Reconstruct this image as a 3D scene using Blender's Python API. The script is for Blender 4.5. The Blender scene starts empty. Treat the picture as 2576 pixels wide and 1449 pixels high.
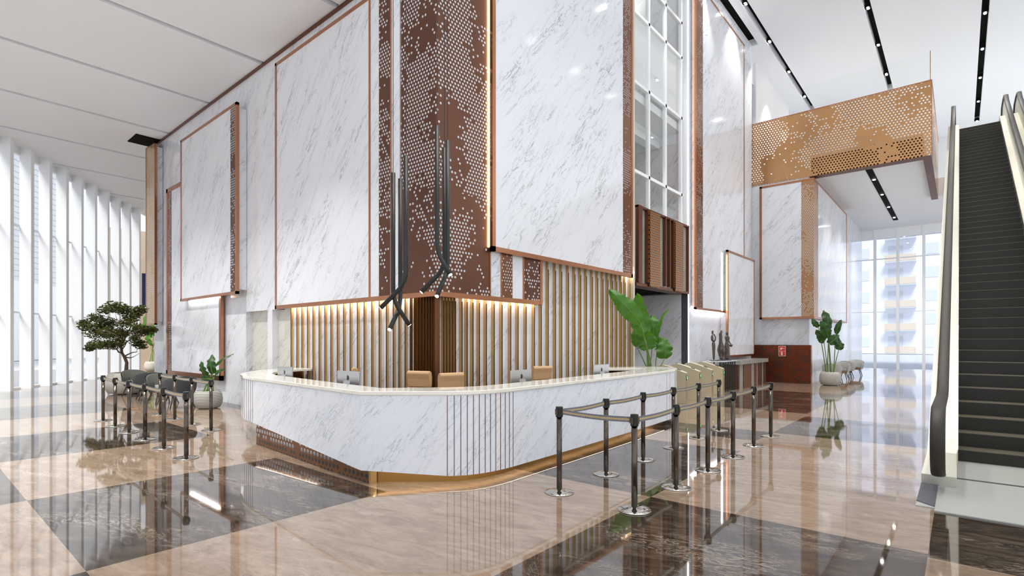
import bpy, bmesh, math, random
from mathutils import Vector, Matrix
random.seed(7)
S = bpy.context.scene
C = S.collection
PI = math.pi
# ------------------------------------------------------------------ camera, world, exposure
F_PX, HV, CU, EYE = 1325.0, 857.0, 1288.0, 1.75
HEAD = math.atan2(2415 - 1288, F_PX)          # angle between the view axis and the +X wall direction
ca, sa = math.cos(HEAD), math.sin(HEAD)
cam = bpy.data.cameras.new('camera'); camo = bpy.data.objects.new('camera', cam); C.objects.link(camo)
camo.location = (0, 0, EYE)
camo.rotation_euler = (PI / 2, 0, math.atan2(sa, ca) - PI / 2)
cam.sensor_width = 36.0; cam.lens = 36.0 * F_PX / 2576.0
cam.shift_y = (HV - 724.5) / 2576.0
cam.clip_end = 400; cam.clip_start = 0.05
S.camera = camo
W = bpy.data.worlds.new('sky'); S.world = W; W.use_nodes = True
bg = W.node_tree.nodes['Background']; bg.inputs[0].default_value = (0.92, 0.955, 1.0, 1); bg.inputs[1].default_value = 1.2
S.view_settings.view_transform = 'Standard'; S.view_settings.look = 'None'
S.view_settings.gamma = 1.0; S.view_settings.use_curve_mapping = False
S.view_settings.exposure = 0.17
S.cycles.max_bounces = 7; S.cycles.diffuse_bounces = 4; S.cycles.glossy_bounces = 4; S.cycles.transparent_max_bounces = 10
S.cycles.caustics_refractive = False
sun = bpy.data.lights.new('sun', 'SUN'); sun.energy = 4.5; sun.angle = 0.35; sun.color = (1, .95, .86)
suno = bpy.data.objects.new('sun', sun); C.objects.link(suno); suno.rotation_euler = Vector((.90 * .62, .40 * .62, -.78)).to_track_quat('-Z', 'Y').to_euler(); suno.location = (-10, 30, 20)
RT = Vector((sa, -ca, 0)); FW = Vector((ca, sa, 0))     # image-right and view directions on the ground

# ------------------------------------------------------------------ materials
class NG:
    def __init__(s, name):
        s.m = bpy.data.materials.new(name); s.m.use_nodes = True
        s.t = s.m.node_tree; s.n = s.t.nodes; s.p = s.n['Principled BSDF']; s.out = s.n['Material Output']
        s._pos = None
    def put(s, sock, v):
        if isinstance(v, bpy.types.NodeSocket): s.t.links.new(v, sock)
        elif isinstance(v, (tuple, list)) and len(v) == 3 and sock.type == 'RGBA': sock.default_value = (*v, 1)
        else: sock.default_value = v
    def math(s, op, a, b=0.0, c=0.0, clamp=False):
        n = s.n.new('ShaderNodeMath'); n.operation = op; n.use_clamp = clamp
        for i, v in enumerate((a, b, c)): s.put(n.inputs[i], v)
        return n.outputs[0]
    def pos(s):
        if s._pos is None:
            g = s.n.new('ShaderNodeNewGeometry'); x = s.n.new('ShaderNodeSeparateXYZ'); s.t.links.new(g.outputs['Position'], x.inputs[0]); s._pos = x.outputs
        return s._pos
    def vec(s, x, y, z=0.0):
        n = s.n.new('ShaderNodeCombineXYZ')
        for i, v in enumerate((x, y, z)): s.put(n.inputs[i], v)
        return n.outputs[0]
    def noise(s, v, scale, detail=4.0, rough=.55, dist=0.0):
        n = s.n.new('ShaderNodeTexNoise'); s.put(n.inputs['Vector'], v); n.inputs['Scale'].default_value = scale
        n.inputs['Detail'].default_value = detail; n.inputs['Roughness'].default_value = rough; n.inputs['Distortion'].default_value = dist
        return n.outputs[0]
    def ramp(s, f, stops):
        n = s.n.new('ShaderNodeValToRGB'); e = n.color_ramp.elements
        while len(e) > 1: e.remove(e[-1])
        e[0].position = stops[0][0]; e[0].color = (*stops[0][1], 1)
        for p, c in stops[1:]:
            k = e.new(p); k.color = (*c, 1)
        s.put(n.inputs[0], f); return n.outputs[0]
    def mix(s, f, a, b):
        n = s.n.new('ShaderNodeMix'); n.data_type = 'RGBA'
        s.put(n.inputs[0], f); s.put(n.inputs[6], a); s.put(n.inputs[7], b); return n.outputs[2]
    def bump(s, h, st=.2, dist=.01):
        n = s.n.new('ShaderNodeBump'); s.put(n.inputs['Height'], h); n.inputs['Strength'].default_value = st; n.inputs['Distance'].default_value = dist
        s.put(s.p.inputs['Normal'], n.outputs[0])
    def set(s, **k):
        for a, v in k.items(): s.put(s.p.inputs[a.replace('_', ' ')], v)

def plain(name, col, rough=.5, metal=0.0, spec=.5, coat=0.0, grain=0.0, gscale=60):
    g = NG(name)
    g.set(Roughness=rough, Metallic=metal); g.p.inputs['Specular IOR Level'].default_value = spec; g.p.inputs['Coat Weight'].default_value = coat
    if grain:
        n = g.noise(g.vec(*[g.pos()[i] for i in range(3)]), gscale, 3)
        g.set(Base_Color=g.mix(n, tuple(c * (1 - grain) for c in col), tuple(min(1, c * (1 + grain)) for c in col)))
    else: g.set(Base_Color=col)
    return g.m
def emit(name, col, st):
    g = NG(name); g.set(Base_Color=(.8, .8, .8), Emission_Color=col, Emission_Strength=st); return g.m

def marble(name, base=(.80, .82, .86), vein=(.30, .30, .33), ang=50, amt=1.0, rough=.1, scale=1.0):
    g = NG(name); X, Y, Z = g.pos()
    s = g.math('SUBTRACT', X, Y); a = math.radians(ang)
    al = g.math('ADD', g.math('MULTIPLY', s, math.cos(a)), g.math('MULTIPLY', Z, math.sin(a)))
    ac = g.math('SUBTRACT', g.math('MULTIPLY', Z, math.cos(a)), g.math('MULTIPLY', s, math.sin(a)))
    v = g.vec(g.math('MULTIPLY', al, .40 * scale), g.math('MULTIPLY', ac, 2.2 * scale), g.math('MULTIPLY', X, .15))
    n1 = g.noise(v, 1.9, 10, .66, .6)
    n2 = g.noise(v, .9, 5, .6, .3)
    n3 = g.noise(v, 7.0, 8, .75, .4)
    thin = g.math('SUBTRACT', 1.0, g.math('MULTIPLY', g.math('ABSOLUTE', g.math('SUBTRACT', n1, .5)), 55), clamp=True)
    gate = g.math('MULTIPLY', g.math('SUBTRACT', n2, .43), 6, clamp=True)
    fine = g.math('MULTIPLY', g.math('SUBTRACT', n3, .56), 5, clamp=True)
    f = g.math('MULTIPLY', g.math('ADD', g.math('MULTIPLY', thin, gate), g.math('MULTIPLY', g.math('MULTIPLY', fine, gate), .45)), .85 * amt, clamp=True)
    cloud = g.math('MULTIPLY', g.math('SUBTRACT', n2, .4), .9 * amt, clamp=True)
    b2 = tuple(c * .88 for c in base)
    col = g.mix(f, g.mix(cloud, base, b2), vein)
    g.set(Base_Color=col, Roughness=rough); g.p.inputs['Specular IOR Level'].default_value = .45
    return g.m

def floor_mat(name, cols, vein, vgate, ang=12, spec=.6):
    g = NG(name); X, Y, Z = g.pos(); a = math.radians(ang)
    al = g.math('ADD', g.math('MULTIPLY', X, -math.sin(a)), g.math('MULTIPLY', Y, math.cos(a)))
    ac = g.math('ADD', g.math('MULTIPLY', X, math.cos(a)), g.math('MULTIPLY', Y, math.sin(a)))
    v = g.vec(g.math('MULTIPLY', al, .7), g.math('MULTIPLY', ac, 2.2), 0.0)
    n1 = g.noise(v, 2.8, 12, .72, .9); n2 = g.noise(v, .8, 5, .6, .6); n3 = g.noise(v, 5, 8, .7, 1.2)
    col = g.ramp(n1, [(.25, cols[0]), (.5, cols[1]), (.75, cols[2])])
    thin = g.math('SUBTRACT', 1.0, g.math('MULTIPLY', g.math('ABSOLUTE', g.math('SUBTRACT', n3, .5)), 30), clamp=True)
    gate = g.math('MULTIPLY', g.math('SUBTRACT', n2, vgate), 5, clamp=True)
    g.set(Base_Color=g.mix(g.math('MULTIPLY', g.math('MULTIPLY', thin, gate), .6), col, vein), Roughness=.035)
    g.p.inputs['Specular IOR Level'].default_value = spec
    g.p.inputs['IOR'].default_value = 2.0
    return g.m

def perf(name, base, pitch=.075, r=.021, gain=6, bias=.5, thr=.5, rough=.33, hole='white', zsplit=None, bias2=.3, nscale=.9, aspect=1.0):
    g = NG(name); X, Y, Z = g.pos(); s = g.math('ADD', g.math('SUBTRACT', X, Y), 50.0); py = pitch * 1.732 * aspect
    masks = []
    for k in (0, .5):
        u = g.math('ADD', g.math('DIVIDE', s, pitch), k); v = g.math('ADD', g.math('DIVIDE', Z, py), k)
        cu, cv = g.math('FLOOR', u), g.math('FLOOR', v)
        dx = g.math('MULTIPLY', g.math('SUBTRACT', g.math('SUBTRACT', u, cu), .5), pitch)
        dy = g.math('MULTIPLY', g.math('SUBTRACT', g.math('SUBTRACT', v, cv), .5), py / aspect)
        d = g.math('SQRT', g.math('ADD', g.math('MULTIPLY', dx, dx), g.math('MULTIPLY', dy, dy)))
        wn = g.n.new('ShaderNodeTexWhiteNoise'); wn.noise_dimensions = '3D'; g.put(wn.inputs['Vector'], g.vec(cu, cv, k * 7))
        ns = g.noise(g.vec(g.math('MULTIPLY', cu, pitch), g.math('MULTIPLY', cv, py), 0.0), nscale, 1)
        pr = g.math('MULTIPLY', g.math('SUBTRACT', ns, thr), gain)
        bi = bias if zsplit is None else g.math('ADD', bias2, g.math('MULTIPLY', g.math('GREATER_THAN', Z, zsplit), bias - bias2))
        pr = g.math('MAXIMUM', g.math('ADD', pr, bi), .07)
        masks.append(g.math('MULTIPLY', g.math('LESS_THAN', d, r), g.math('LESS_THAN', wn.outputs[0], pr)))
    m = g.math('MAXIMUM', masks[0], masks[1])
    tint = g.noise(g.vec(s, Z, 0.0), .7, 2)
    bc = g.mix(tint, tuple(c * .75 for c in base), tuple(min(1, c * 1.2) for c in base))
    if hole == 'open':
        g.set(Base_Color=bc, Metallic=1.0, Roughness=rough)
        tr = g.n.new('ShaderNodeBsdfTransparent'); mx = g.n.new('ShaderNodeMixShader')
        g.put(mx.inputs[0], m); g.t.links.new(g.p.outputs[0], mx.inputs[1]); g.t.links.new(tr.outputs[0], mx.inputs[2]); g.t.links.new(mx.outputs[0], g.out.inputs[0])
    else:
        hc = (.60, .61, .64) if hole == 'white' else (.02, .015, .012)  # pale holes: the lit cavity behind the sheet is put into the colour
        if hole == 'mixed': hc = g.mix(g.math('MULTIPLY', g.math('SUBTRACT', Z, .10), 12, clamp=True), (.02, .015, .012), (.34, .35, .38))  # plinth holes pale above, dark below: their reflections put into the colour
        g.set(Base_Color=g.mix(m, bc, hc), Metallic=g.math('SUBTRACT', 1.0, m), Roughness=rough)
    return g.m

def glass_mat(name, tint=(1, 1, 1), refl=.10):
    g = NG(name); tr = g.n.new('ShaderNodeBsdfTransparent'); tr.inputs[0].default_value = (*tint, 1)
    gl = g.n.new('ShaderNodeBsdfGlossy'); gl.inputs['Roughness'].default_value = .02
    mx = g.n.new('ShaderNodeMixShader'); fr = g.n.new('ShaderNodeLayerWeight'); fr.inputs[0].default_value = .5
    g.put(mx.inputs[0], g.math('ADD', refl * .4, g.math('MULTIPLY', g.math('POWER', fr.outputs['Facing'], 5.0), .8), clamp=True))
    g.t.links.new(tr.outputs[0], mx.inputs[1]); g.t.links.new(gl.outputs[0], mx.inputs[2]); g.t.links.new(mx.outputs[0], g.out.inputs[0]); return g.m

def leaf_mat(name, a, b, scale=8):
    g = NG(name); n = g.noise(g.vec(*[g.pos()[i] for i in range(3)]), scale, 2)
    g.set(Base_Color=g.mix(n, a, b), Roughness=.38); g.p.inputs['Specular IOR Level'].default_value = .5
    t = g.n.new('ShaderNodeBsdfTranslucent'); t.inputs[0].default_value = (b[0] * 1.3, b[1] * 1.4, b[2], 1)
    mx = g.n.new('ShaderNodeMixShader'); mx.inputs[0].default_value = .25
    g.t.links.new(g.p.outputs[0], mx.inputs[1]); g.t.links.new(t.outputs[0], mx.inputs[2]); g.t.links.new(mx.outputs[0], g.out.inputs[0]); return g.m

def zigzag_mat(name):
    g = NG(name); tc = g.n.new('ShaderNodeTexCoord'); sx = g.n.new('ShaderNodeSeparateXYZ'); g.t.links.new(tc.outputs['Object'], sx.inputs[0]); X, Y, Z = sx.outputs
    a = g.math('ARCTAN2', Y, X); u = g.math('MULTIPLY', a, 9.0)
    zz = g.math('PINGPONG', u, .5)
    v = g.math('ADD', g.math('MULTIPLY', Z, 26.0), zz)
    m = g.math('GREATER_THAN', g.math('FRACT', v), .5)
    g.set(Base_Color=g.mix(m, (.06, .06, .06), (.62, .60, .55)), Roughness=.6); return g.m
def stripe_mat(name):
    g = NG(name); tc = g.n.new('ShaderNodeUVMap'); sx = g.n.new('ShaderNodeSeparateXYZ'); g.t.links.new(tc.outputs[0], sx.inputs[0])
    d = g.math('ABSOLUTE', g.math('SUBTRACT', sx.outputs[1], .5)); m = g.math('LESS_THAN', d, .17)
    n = g.noise(g.vec(*[g.pos()[i] for i in range(3)]), 260, 2)
    g.set(Base_Color=g.mix(m, g.ramp(n, [(.42, (.03, .035, .05)), (.62, (.35, .36, .42))]), g.ramp(n, [(.3, (.30, .22, .09)), (.7, (.62, .50, .26))])), Roughness=.75); return g.m
def ribbed(name, a, b, axis, pitch, metal=0.0, rough=.5, duty=.5):
    g = NG(name); P = g.pos(); m = g.math('LESS_THAN', g.math('FRACT', g.math('DIVIDE', P[axis], pitch)), duty)
    g.set(Base_Color=g.mix(m, a, b), Roughness=rough, Metallic=metal); return g.m

M = {}
M['marble'] = marble('white_marble', (.77, .79, .84), (.20, .20, .22), amt=1.0, scale=1.35)
M['marble_niche'] = marble('shaded_marble', (.66, .66, .60), (.30, .28, .22), 35, 1.3, .15)  # same white marble in weaker light: shade put into a darker, yellower base
M['marble_desk'] = marble('desk_marble', (.78, .81, .87), (.22, .25, .31), 42, .85, .12, 2.9)
M['counter'] = marble('counter_marble', (.84, .82, .74), (.55, .50, .42), 10, .6, .05)
M['marble_grey'] = marble('grey_marble', (.36, .36, .33), (.18, .17, .15), 50, 1.2, .15)
M['plaster'] = plain('white_plaster', (.83, .84, .85), .6)
M['ceil'] = plain('ceiling_paint', (.88, .91, .95), .7)
M['groove'] = plain('groove_paint', (.42, .42, .38), .7)
M['black'] = plain('slot_black', (.010, .009, .008), .8, spec=.05)
M['fin'] = plain('white_fin', (.92, .94, .97), .5)
M['beige'] = floor_mat('beige_marble', [(.15, .10, .068), (.27, .195, .14), (.39, .30, .225)], (.60, .52, .44), .5)
M['dark'] = floor_mat('dark_marble', [(.012, .009, .007), (.040, .028, .020), (.13, .095, .065)], (.60, .50, .40), .48)
M['copper'] = plain('copper_frame', (.48, .22, .12), .28, 1.0, grain=.12, gscale=5)
M['copper_dark'] = plain('dark_copper', (.20, .085, .05), .35, 1.0)
M['perf_dark'] = perf('perforated_bronze', (.17, .082, .055), rough=.40, zsplit=4.35, bias=.75, bias2=.42, gain=5)
M['perf_strip'] = perf('perforated_bronze_strip', (.24, .115, .07), pitch=.07, r=.016, bias=.45, gain=5)
M['perf_gold'] = perf('perforated_gold', (.46, .25, .13), pitch=.07, r=.018, bias=.7, gain=5)
M['perf_far'] = perf('perforated_pale_gold', (.66, .44, .22), pitch=.08, r=.022, bias=.8, gain=5)
M['perf_bridge'] = perf('perforated_copper_fascia', (.60, .33, .155), pitch=.11, r=.028, bias=1.0, gain=8, hole='open', nscale=.6, rough=.27)
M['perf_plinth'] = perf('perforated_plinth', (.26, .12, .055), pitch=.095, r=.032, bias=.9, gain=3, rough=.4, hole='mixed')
M['perf_soffit'] = perf('perforated_soffit', (.20, .09, .055), pitch=.09, r=.018, bias=.5, gain=4, rough=.45)
M['perf_red'] = perf('perforated_red_metal', (.20, .055, .028), pitch=.10, r=.033, bias=.35, gain=7, hole='dark', rough=.45, nscale=1.6)
M['perf_slot'] = perf('slotted_gold', (.50, .25, .09), pitch=.10, r=.030, bias=2, gain=0, hole='dark', rough=.3, aspect=.8)
M['gold'] = plain('brushed_gold', (.62, .40, .17), .32, 1.0)
M['gold_plinth'] = plain('gold_plinth_metal', (.38, .20, .06), .38, 1.0, grain=.15, gscale=90)
M['nickel'] = plain('black_nickel', (.115, .095, .078), .13, 1.0)
M['chrome'] = plain('polished_chrome', (.58, .56, .52), .09, 1.0)
M['headblk'] = plain('gloss_black_cap', (.03, .03, .03), .15, 0.6)
M['belt'] = stripe_mat('belt_webbing')
M['matteblk'] = plain('matte_black_tube', (.018, .019, .018), .38, .2)
M['lamp'] = emit('lamp_white', (1, .98, .93), 22)
M['spot'] = emit('spot_lens', (1, .97, .9), 60)
M['led'] = emit('led_cool', (1, .98, .95), 9)
M['led_strong'] = emit('led_strong', (1, .98, .95), 30)
M['led_warm'] = emit('led_warm', (1, .92, .76), 34)
M['led_edge'] = emit('led_edge', (1, .84, .58), 26)
M['led_desk'] = emit('led_desk', (1, .92, .78), 8)
M['window'] = glass_mat('window_glass', (.93, .95, .97))
M['glass'] = glass_mat('clear_glass', (.99, .995, .99), .05)
M['window_far'] = glass_mat('tinted_glass', (.74, .78, .86), .08)
M['slatedge'] = plain('darkened_gold_edge', (.09, .05, .028), .4, 1.0)  # gold fin fronts darkened: reflection of dark surroundings put into the colour
M['darkgold'] = plain('dark_gold', (.20, .11, .035), .4, 1.0)
M['navy'] = plain('navy_panel', (.012, .03, .09), .4)
M['darkgrey'] = plain('dark_grey_paint', (.07, .075, .09), .5)
M['alu'] = plain('brushed_aluminium', (.55, .55, .56), .32, .9, grain=.06, gscale=300)
M['logo'] = plain('logo_black', (.01, .01, .012), .3)
M['leather'] = plain('tan_leather', (.56, .35, .18), .5, grain=.08, gscale=120)
M['steel'] = plain('champagne_steel', (.74, .68, .52), .42, .6, grain=.05, gscale=200)
M['steel_edge'] = plain('champagne_edge', (.50, .36, .20), .25, 1.0)
M['green'] = emit('green_display', (.03, .8, .12), 1.2)
M['bronze'] = plain('sculpture_bronze', (.11, .09, .075), .28, .75, grain=.35, gscale=14)
M['wood'] = ribbed('walnut_boards', (.17, .068, .024), (.13, .05, .018), 0, .06, 0, .4)
M['flute'] = ribbed('fluted_walnut', (.05, .022, .012), (.13, .055, .028), 2, .055, 0, .45)
M['fabric_blk'] = plain('charcoal_fabric', (.045, .05, .052), .85, grain=.2, gscale=150)
M['fabric_in'] = plain('olive_grey_fabric', (.10, .105, .09), .85, grain=.15, gscale=150)
M['fabric_lt'] = plain('light_grey_fabric', (.46, .45, .43), .85, grain=.08, gscale=150)
M['cushion'] = plain('grey_cushion', (.25, .25, .23), .9, grain=.1, gscale=150)
M['wooden'] = plain('oak_base', (.45, .21, .06), .5)
M['legdark'] = plain('dark_leg', (.05, .04, .035), .5)
M['leaf'] = leaf_mat('banana_leaf', (.025, .09, .008), (.09, .26, .02), 5)
M['leafdk'] = leaf_mat('banana_leaf_dark', (.012, .045, .008), (.035, .11, .018), 5)
M['stem'] = plain('plant_stem', (.13, .25, .035), .5)
M['bark'] = plain('tree_bark', (.13, .075, .05), .8, grain=.3, gscale=30)
M['treeleaf'] = leaf_mat('tree_leaf', (.03, .042, .010), (.13, .14, .035), 3)
M['stone'] = plain('stone_pot', (.44, .42, .38), .8, grain=.18, gscale=9)
M['zig'] = zigzag_mat('zigzag_pot')
M['soil'] = plain('soil', (.05, .035, .025), .9)
M['step'] = ribbed('ribbed_step_tread', (.035, .035, .028), (.20, .17, .12), 1, .012, .3, .45)
M['riser'] = ribbed('ribbed_step_riser', (.008, .008, .007), (.030, .029, .024), 1, .012, .3, .45)
M['rubber'] = plain('black_handrail', (.022, .018, .012), .55)
M['balus'] = plain('cream_balustrade', (.78, .76, .66), .3, .2)
M['skirt'] = plain('brushed_skirt', (.55, .53, .47), .3, .9)
M['plate'] = plain('landing_plate', (.44, .45, .43), .5, .5, grain=.12, gscale=60)
M['red'] = plain('sign_red', (.75, .01, .03), .4)
M['signwhite'] = plain('sign_cream', (.75, .68, .50), .4)
M['bldg'] = plain('pale_render', (.88, .89, .92), .8)  # haze over the towers outside is put into these pale colours
M['bldg2'] = plain('grey_render', (.70, .72, .76), .8)
M['orange'] = plain('ochre_panel', (.74, .62, .48), .8)
M['wall_beige'] = plain('beige_stone_wall', (.55, .46, .36), .5, grain=.15, gscale=2)
M['ground'] = plain('pale_paving', (.62, .62, .62), .8)
M['bluewin'] = plain('blue_grey_window', (.22, .27, .40), .4)

# ------------------------------------------------------------------ mesh helpers
class MB:
    def __init__(s): s.v = []; s.f = []; s.mi = []; s.uv = None
    def add(s, vs, fs, mi=0):
        o = len(s.v); s.v += [tuple(x) for x in vs]; s.f += [tuple(i + o for i in f) for f in fs]; s.mi += [mi] * len(fs); return s
    def box(s, x0, x1, y0, y1, z0, z1, mi=0):
        x0, x1 = min(x0, x1), max(x0, x1); y0, y1 = min(y0, y1), max(y0, y1); z0, z1 = min(z0, z1), max(z0, z1)
        vs = [(x, y, z) for z in (z0, z1) for y in (y0, y1) for x in (x0, x1)]
        return s.add(vs, [(0, 2, 3, 1), (4, 5, 7, 6), (0, 1, 5, 4), (2, 6, 7, 3), (0, 4, 6, 2), (1, 3, 7, 5)], mi)
    def prism(s, poly, z0, z1, mi=0):
        n = len(poly); zz0 = z0 if isinstance(z0, (list, tuple)) else [z0] * n
        vs = [(p[0], p[1], zz0[i]) for i, p in enumerate(poly)] + [(p[0], p[1], z1) for p in poly]
        a = sum(poly[i][0] * poly[(i + 1) % n][1] - poly[(i + 1) % n][0] * poly[i][1] for i in range(n))
        fs = [(i, (i + 1) % n, n + (i + 1) % n, n + i) for i in range(n)] + [tuple(range(n))[::-1], tuple(range(n, 2 * n))]
        if a < 0: fs = [f[::-1] for f in fs]
        return s.add(vs, fs, mi)
    def strip(s, A, B, z0, z1, mi=0):
        """wall between polylines A (outer) and B (inner), z0 may be a list"""
        n = len(A); Z0 = z0 if isinstance(z0, (list, tuple)) else [z0] * n; Z1 = z1 if isinstance(z1, (list, tuple)) else [z1] * n
        vs = []
        for i in range(n): vs += [(*A[i], Z0[i]), (*A[i], Z1[i]), (*B[i], Z1[i]), (*B[i], Z0[i])]
        fs = []
        for i in range(n - 1):
            o = 4 * i
            for k in range(4): fs.append((o + k, o + (k + 1) % 4, o + 4 + (k + 1) % 4, o + 4 + k))
        fs += [(3, 2, 1, 0), (4 * n - 4, 4 * n - 3, 4 * n - 2, 4 * n - 1)]
        return s.add(vs, fs, mi)
    def tube(s, pts, r, n=10, mi=0, cap=True):
        pts = [Vector(p) for p in pts]; R = r if isinstance(r, (list, tuple)) else [r] * len(pts); vs = []; up = None
        for i, p in enumerate(pts):
            d = (pts[min(i + 1, len(pts) - 1)] - pts[max(i - 1, 0)]).normalized()
            if up is None:
                up = Vector((0, 0, 1)) if abs(d.z) < .9 else Vector((1, 0, 0))
            a = d.cross(up)
            if a.length < 1e-4: a = d.cross(Vector((0, 1, 0)))
            a.normalize(); b = a.cross(d).normalized(); up = b
            rx, ry = (R[i], R[i]) if not isinstance(R[i], tuple) else R[i]
            for k in range(n):
                t = 2 * PI * k / n; vs.append(p + a * (rx * math.cos(t)) + b * (ry * math.sin(t)))
        fs = [(i * n + k, i * n + (k + 1) % n, (i + 1) * n + (k + 1) % n, (i + 1) * n + k) for i in range(len(pts) - 1) for k in range(n)]
        if cap: fs += [tuple(range(n))[::-1], tuple((len(pts) - 1) * n + k for k in range(n))]
        return s.add(vs, fs, mi)
    def lathe(s, prof, c=(0, 0, 0), n=32, mi=0, ex=(1, 1)):
        vs = []
        for r, z in prof:
            for k in range(n):
                t = 2 * PI * k / n; vs.append((c[0] + r * ex[0] * math.cos(t), c[1] + r * ex[1] * math.sin(t), c[2] + z))
        m = len(prof); fs = [(i * n + k, i * n + (k + 1) % n, (i + 1) * n + (k + 1) % n, (i + 1) * n + k) for i in range(m - 1) for k in range(n)]
        fs += [tuple(range(n))[::-1], tuple((m - 1) * n + k for k in range(n))]
        return s.add(vs, fs, mi)
    def grid(s, P, mi=0, close=False):
        R_, C_ = len(P), len(P[0]); vs = [p for row in P for p in row]
        fs = [(i * C_ + j, i * C_ + j + 1, (i + 1) * C_ + j + 1, (i + 1) * C_ + j) for i in range(R_ - 1) for j in range(C_ - 1)]
        return s.add(vs, fs, mi)

def build(name, mb, mats, parent=None, smooth=False, world=False, bevel=0.0, solid=0.0, sub=0):
    me = bpy.data.meshes.new(name); vs = mb.v
    if world and parent is not None:
        q = parent; off = Vector((0, 0, 0))
        while q is not None: off += Vector(q.location); q = q.parent
        vs = [(v[0] - off.x, v[1] - off.y, v[2] - off.z) for v in vs]
    me.from_pydata(vs, [], mb.f); me.update()
    if not isinstance(mats, (list, tuple)): mats = [mats]
    for m in mats: me.materials.append(m)
    if len(mats) > 1: me.polygons.foreach_set('material_index', mb.mi)
    if mb.uv is not None:
        L = me.uv_layers.new(name='UVMap')
        for li, l in enumerate(me.loops): L.data[li].uv = mb.uv[l.vertex_index]
    if smooth: me.polygons.foreach_set('use_smooth', [True] * len(me.polygons))
    o = bpy.data.objects.new(name, me); C.objects.link(o)
    if parent is not None: o.parent = parent
    if bevel: b = o.modifiers.new('bevel', 'BEVEL'); b.width = bevel; b.segments = 2; b.limit_method = 'ANGLE'
    if solid: b = o.modifiers.new('solid', 'SOLIDIFY'); b.thickness = solid; b.offset = 0
    if sub: b = o.modifiers.new('sub', 'SUBSURF'); b.levels = b.render_levels = sub
    return o
def tag(o, label=None, cat=None, group=None, kind=None):
    if label: o['label'] = label
    if cat: o['category'] = cat
    if group: o['group'] = group
    if kind: o['kind'] = kind
    return o
def thing(name, label, cat, loc=(0, 0, 0), rz=0, group=None):
    o = bpy.data.objects.new(name, None); C.objects.link(o); o.location = loc; o.rotation_euler = (0, 0, rz); o.empty_display_size = .2
    return tag(o, label, cat, group)
def struct(name, mb, mats, parent=None, **k):
    o = build(name, mb, mats, parent, **k)
    if parent is None: o['kind'] = 'structure'
    return o
def dup(root, loc=None, rz=None, label=None, group=None):
    kids = {}
    for o in list(bpy.data.objects):
        if o.parent is not None: kids.setdefault(o.parent, []).append(o)
    def rec(o, par):
        c_ = o.copy(); C.objects.link(c_); c_.parent = par
        for ch in kids.get(o, []): rec(ch, c_)
        return c_
    r = rec(root, None)
    if loc is not None: r.location = loc
    if rz is not None: r.rotation_euler = (0, 0, rz)
    if label: r['label'] = label
    if group: r['group'] = group
    return r

# ------------------------------------------------------------------ floor
dark_rects = [(.95, 3.7, 5.05, 7.78), (.95, 3.8, 10.5, 13.2), (.95, 3.9, 16.0, 19.0), (.95, 4.1, 21.7, 24.4), (.95, 4.4, 27.2, 30),
    (-1.85, .95, 2.3, 5.05), (-1.85, .95, 7.78, 10.5), (-1.85, .95, 13.2, 16.0), (-1.85, .95, 19.0, 21.7),
    (-4.6, -1.85, 5.05, 7.78), (-4.6, -1.85, 10.5, 13.2), (-4.6, -1.85, 16.0, 19.0), (-7.4, -4.6, 7.78, 10.5), (-7.4, -4.6, 13.2, 16.0),
    (2.4, 5.5, .2, 2.64), (5.5, 8.7, 2.64, 5.05), (9.75, 10.88, 2.72, 5.5), (10.85, 13.65, .2, 2.72), (14.2, 20.0, 2.8, 5.45),
    (19.9, 25.8, .2, 2.92), (28.9, 39.5, 3.0, 4.7), (5.42, 6.9, -2.5, .2), (5.72, 6.12, 12.2, 16.4)]
gx = sorted({-10, 40.5} | {r[0] for r in dark_rects} | {r[1] for r in dark_rects}); gy = sorted({-5, 42} | {r[2] for r in dark_rects} | {r[3] for r in dark_rects})
mb = MB(); nx = len(gx)
mb.v = [(x, y, 0) for y in gy for x in gx]
for j in range(len(gy) - 1):
    for i in range(nx - 1):
        cx, cy = (gx[i] + gx[i + 1]) / 2, (gy[j] + gy[j + 1]) / 2
        mb.f.append((j * nx + i, j * nx + i + 1, (j + 1) * nx + i + 1, (j + 1) * nx + i))
        mb.mi.append(int(any(r[0] < cx < r[1] and r[2] < cy < r[3] for r in dark_rects)))
fl = struct('floor', mb, [M['beige'], M['dark']])

# ------------------------------------------------------------------ ceilings
ZL, ZH = 8.78, 14.6
mb = MB(); y = 8.0; gl = [9.97 + 3.49 * k for k in range(9)]; edges = [8.0] + [e for g_ in gl for e in (g_ - .08, g_ + .08)] + [42]
for k in range(0, len(edges), 2):
    y0, y1 = edges[k], edges[k + 1]
    fx = lambda yq: 2.74 - .814 * .46 + (yq - 25.17 - .581 * .46) * .581 / .814
    xr = 6.1 if y0 < 22 else 24
    if fx(y0) < xr - .5: mb.prism([(fx(y0), y0), (xr, y0), (xr, y1), (min(fx(y1), xr), y1)], ZL, ZL + .22)
mb.prism([(fx(8), 8), (24, 8), (24, 42), (fx(42), 42)], ZL + .22, ZL + .4, 1)
mb.box(6.1, 24, 22.4, 23.8, ZL, ZL + .2)
struct('ceiling', mb, [M['ceil'], M['groove']])
mb = MB(); sl = [6.24, 2.71, -.75, -4.2, -7.7]; ys = 7.2; XE = [33.3, 33.1, 41.2, 41.2, 41.2]
mb = MB(); yy = [6.66]
for q in sl: yy += [q + .115, q - .115]
yy.append(-9)
for k in range(0, len(yy), 2): mb.box(-12, 43, yy[k + 1], yy[k], ZH, ZH + .3)
for q, e in zip(sl, XE): mb.box(e, 43, q - .115, q + .115, ZH, ZH + .3)
mb.box(24.3, 43, 6.66, 7.6, ZH, ZH + .3); mb.box(-12, 6, 6.66, 8, ZH, ZH + .3)
mb.box(-12, 43, -9, 8, ZH + .3, ZH + .45, 1)
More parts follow.
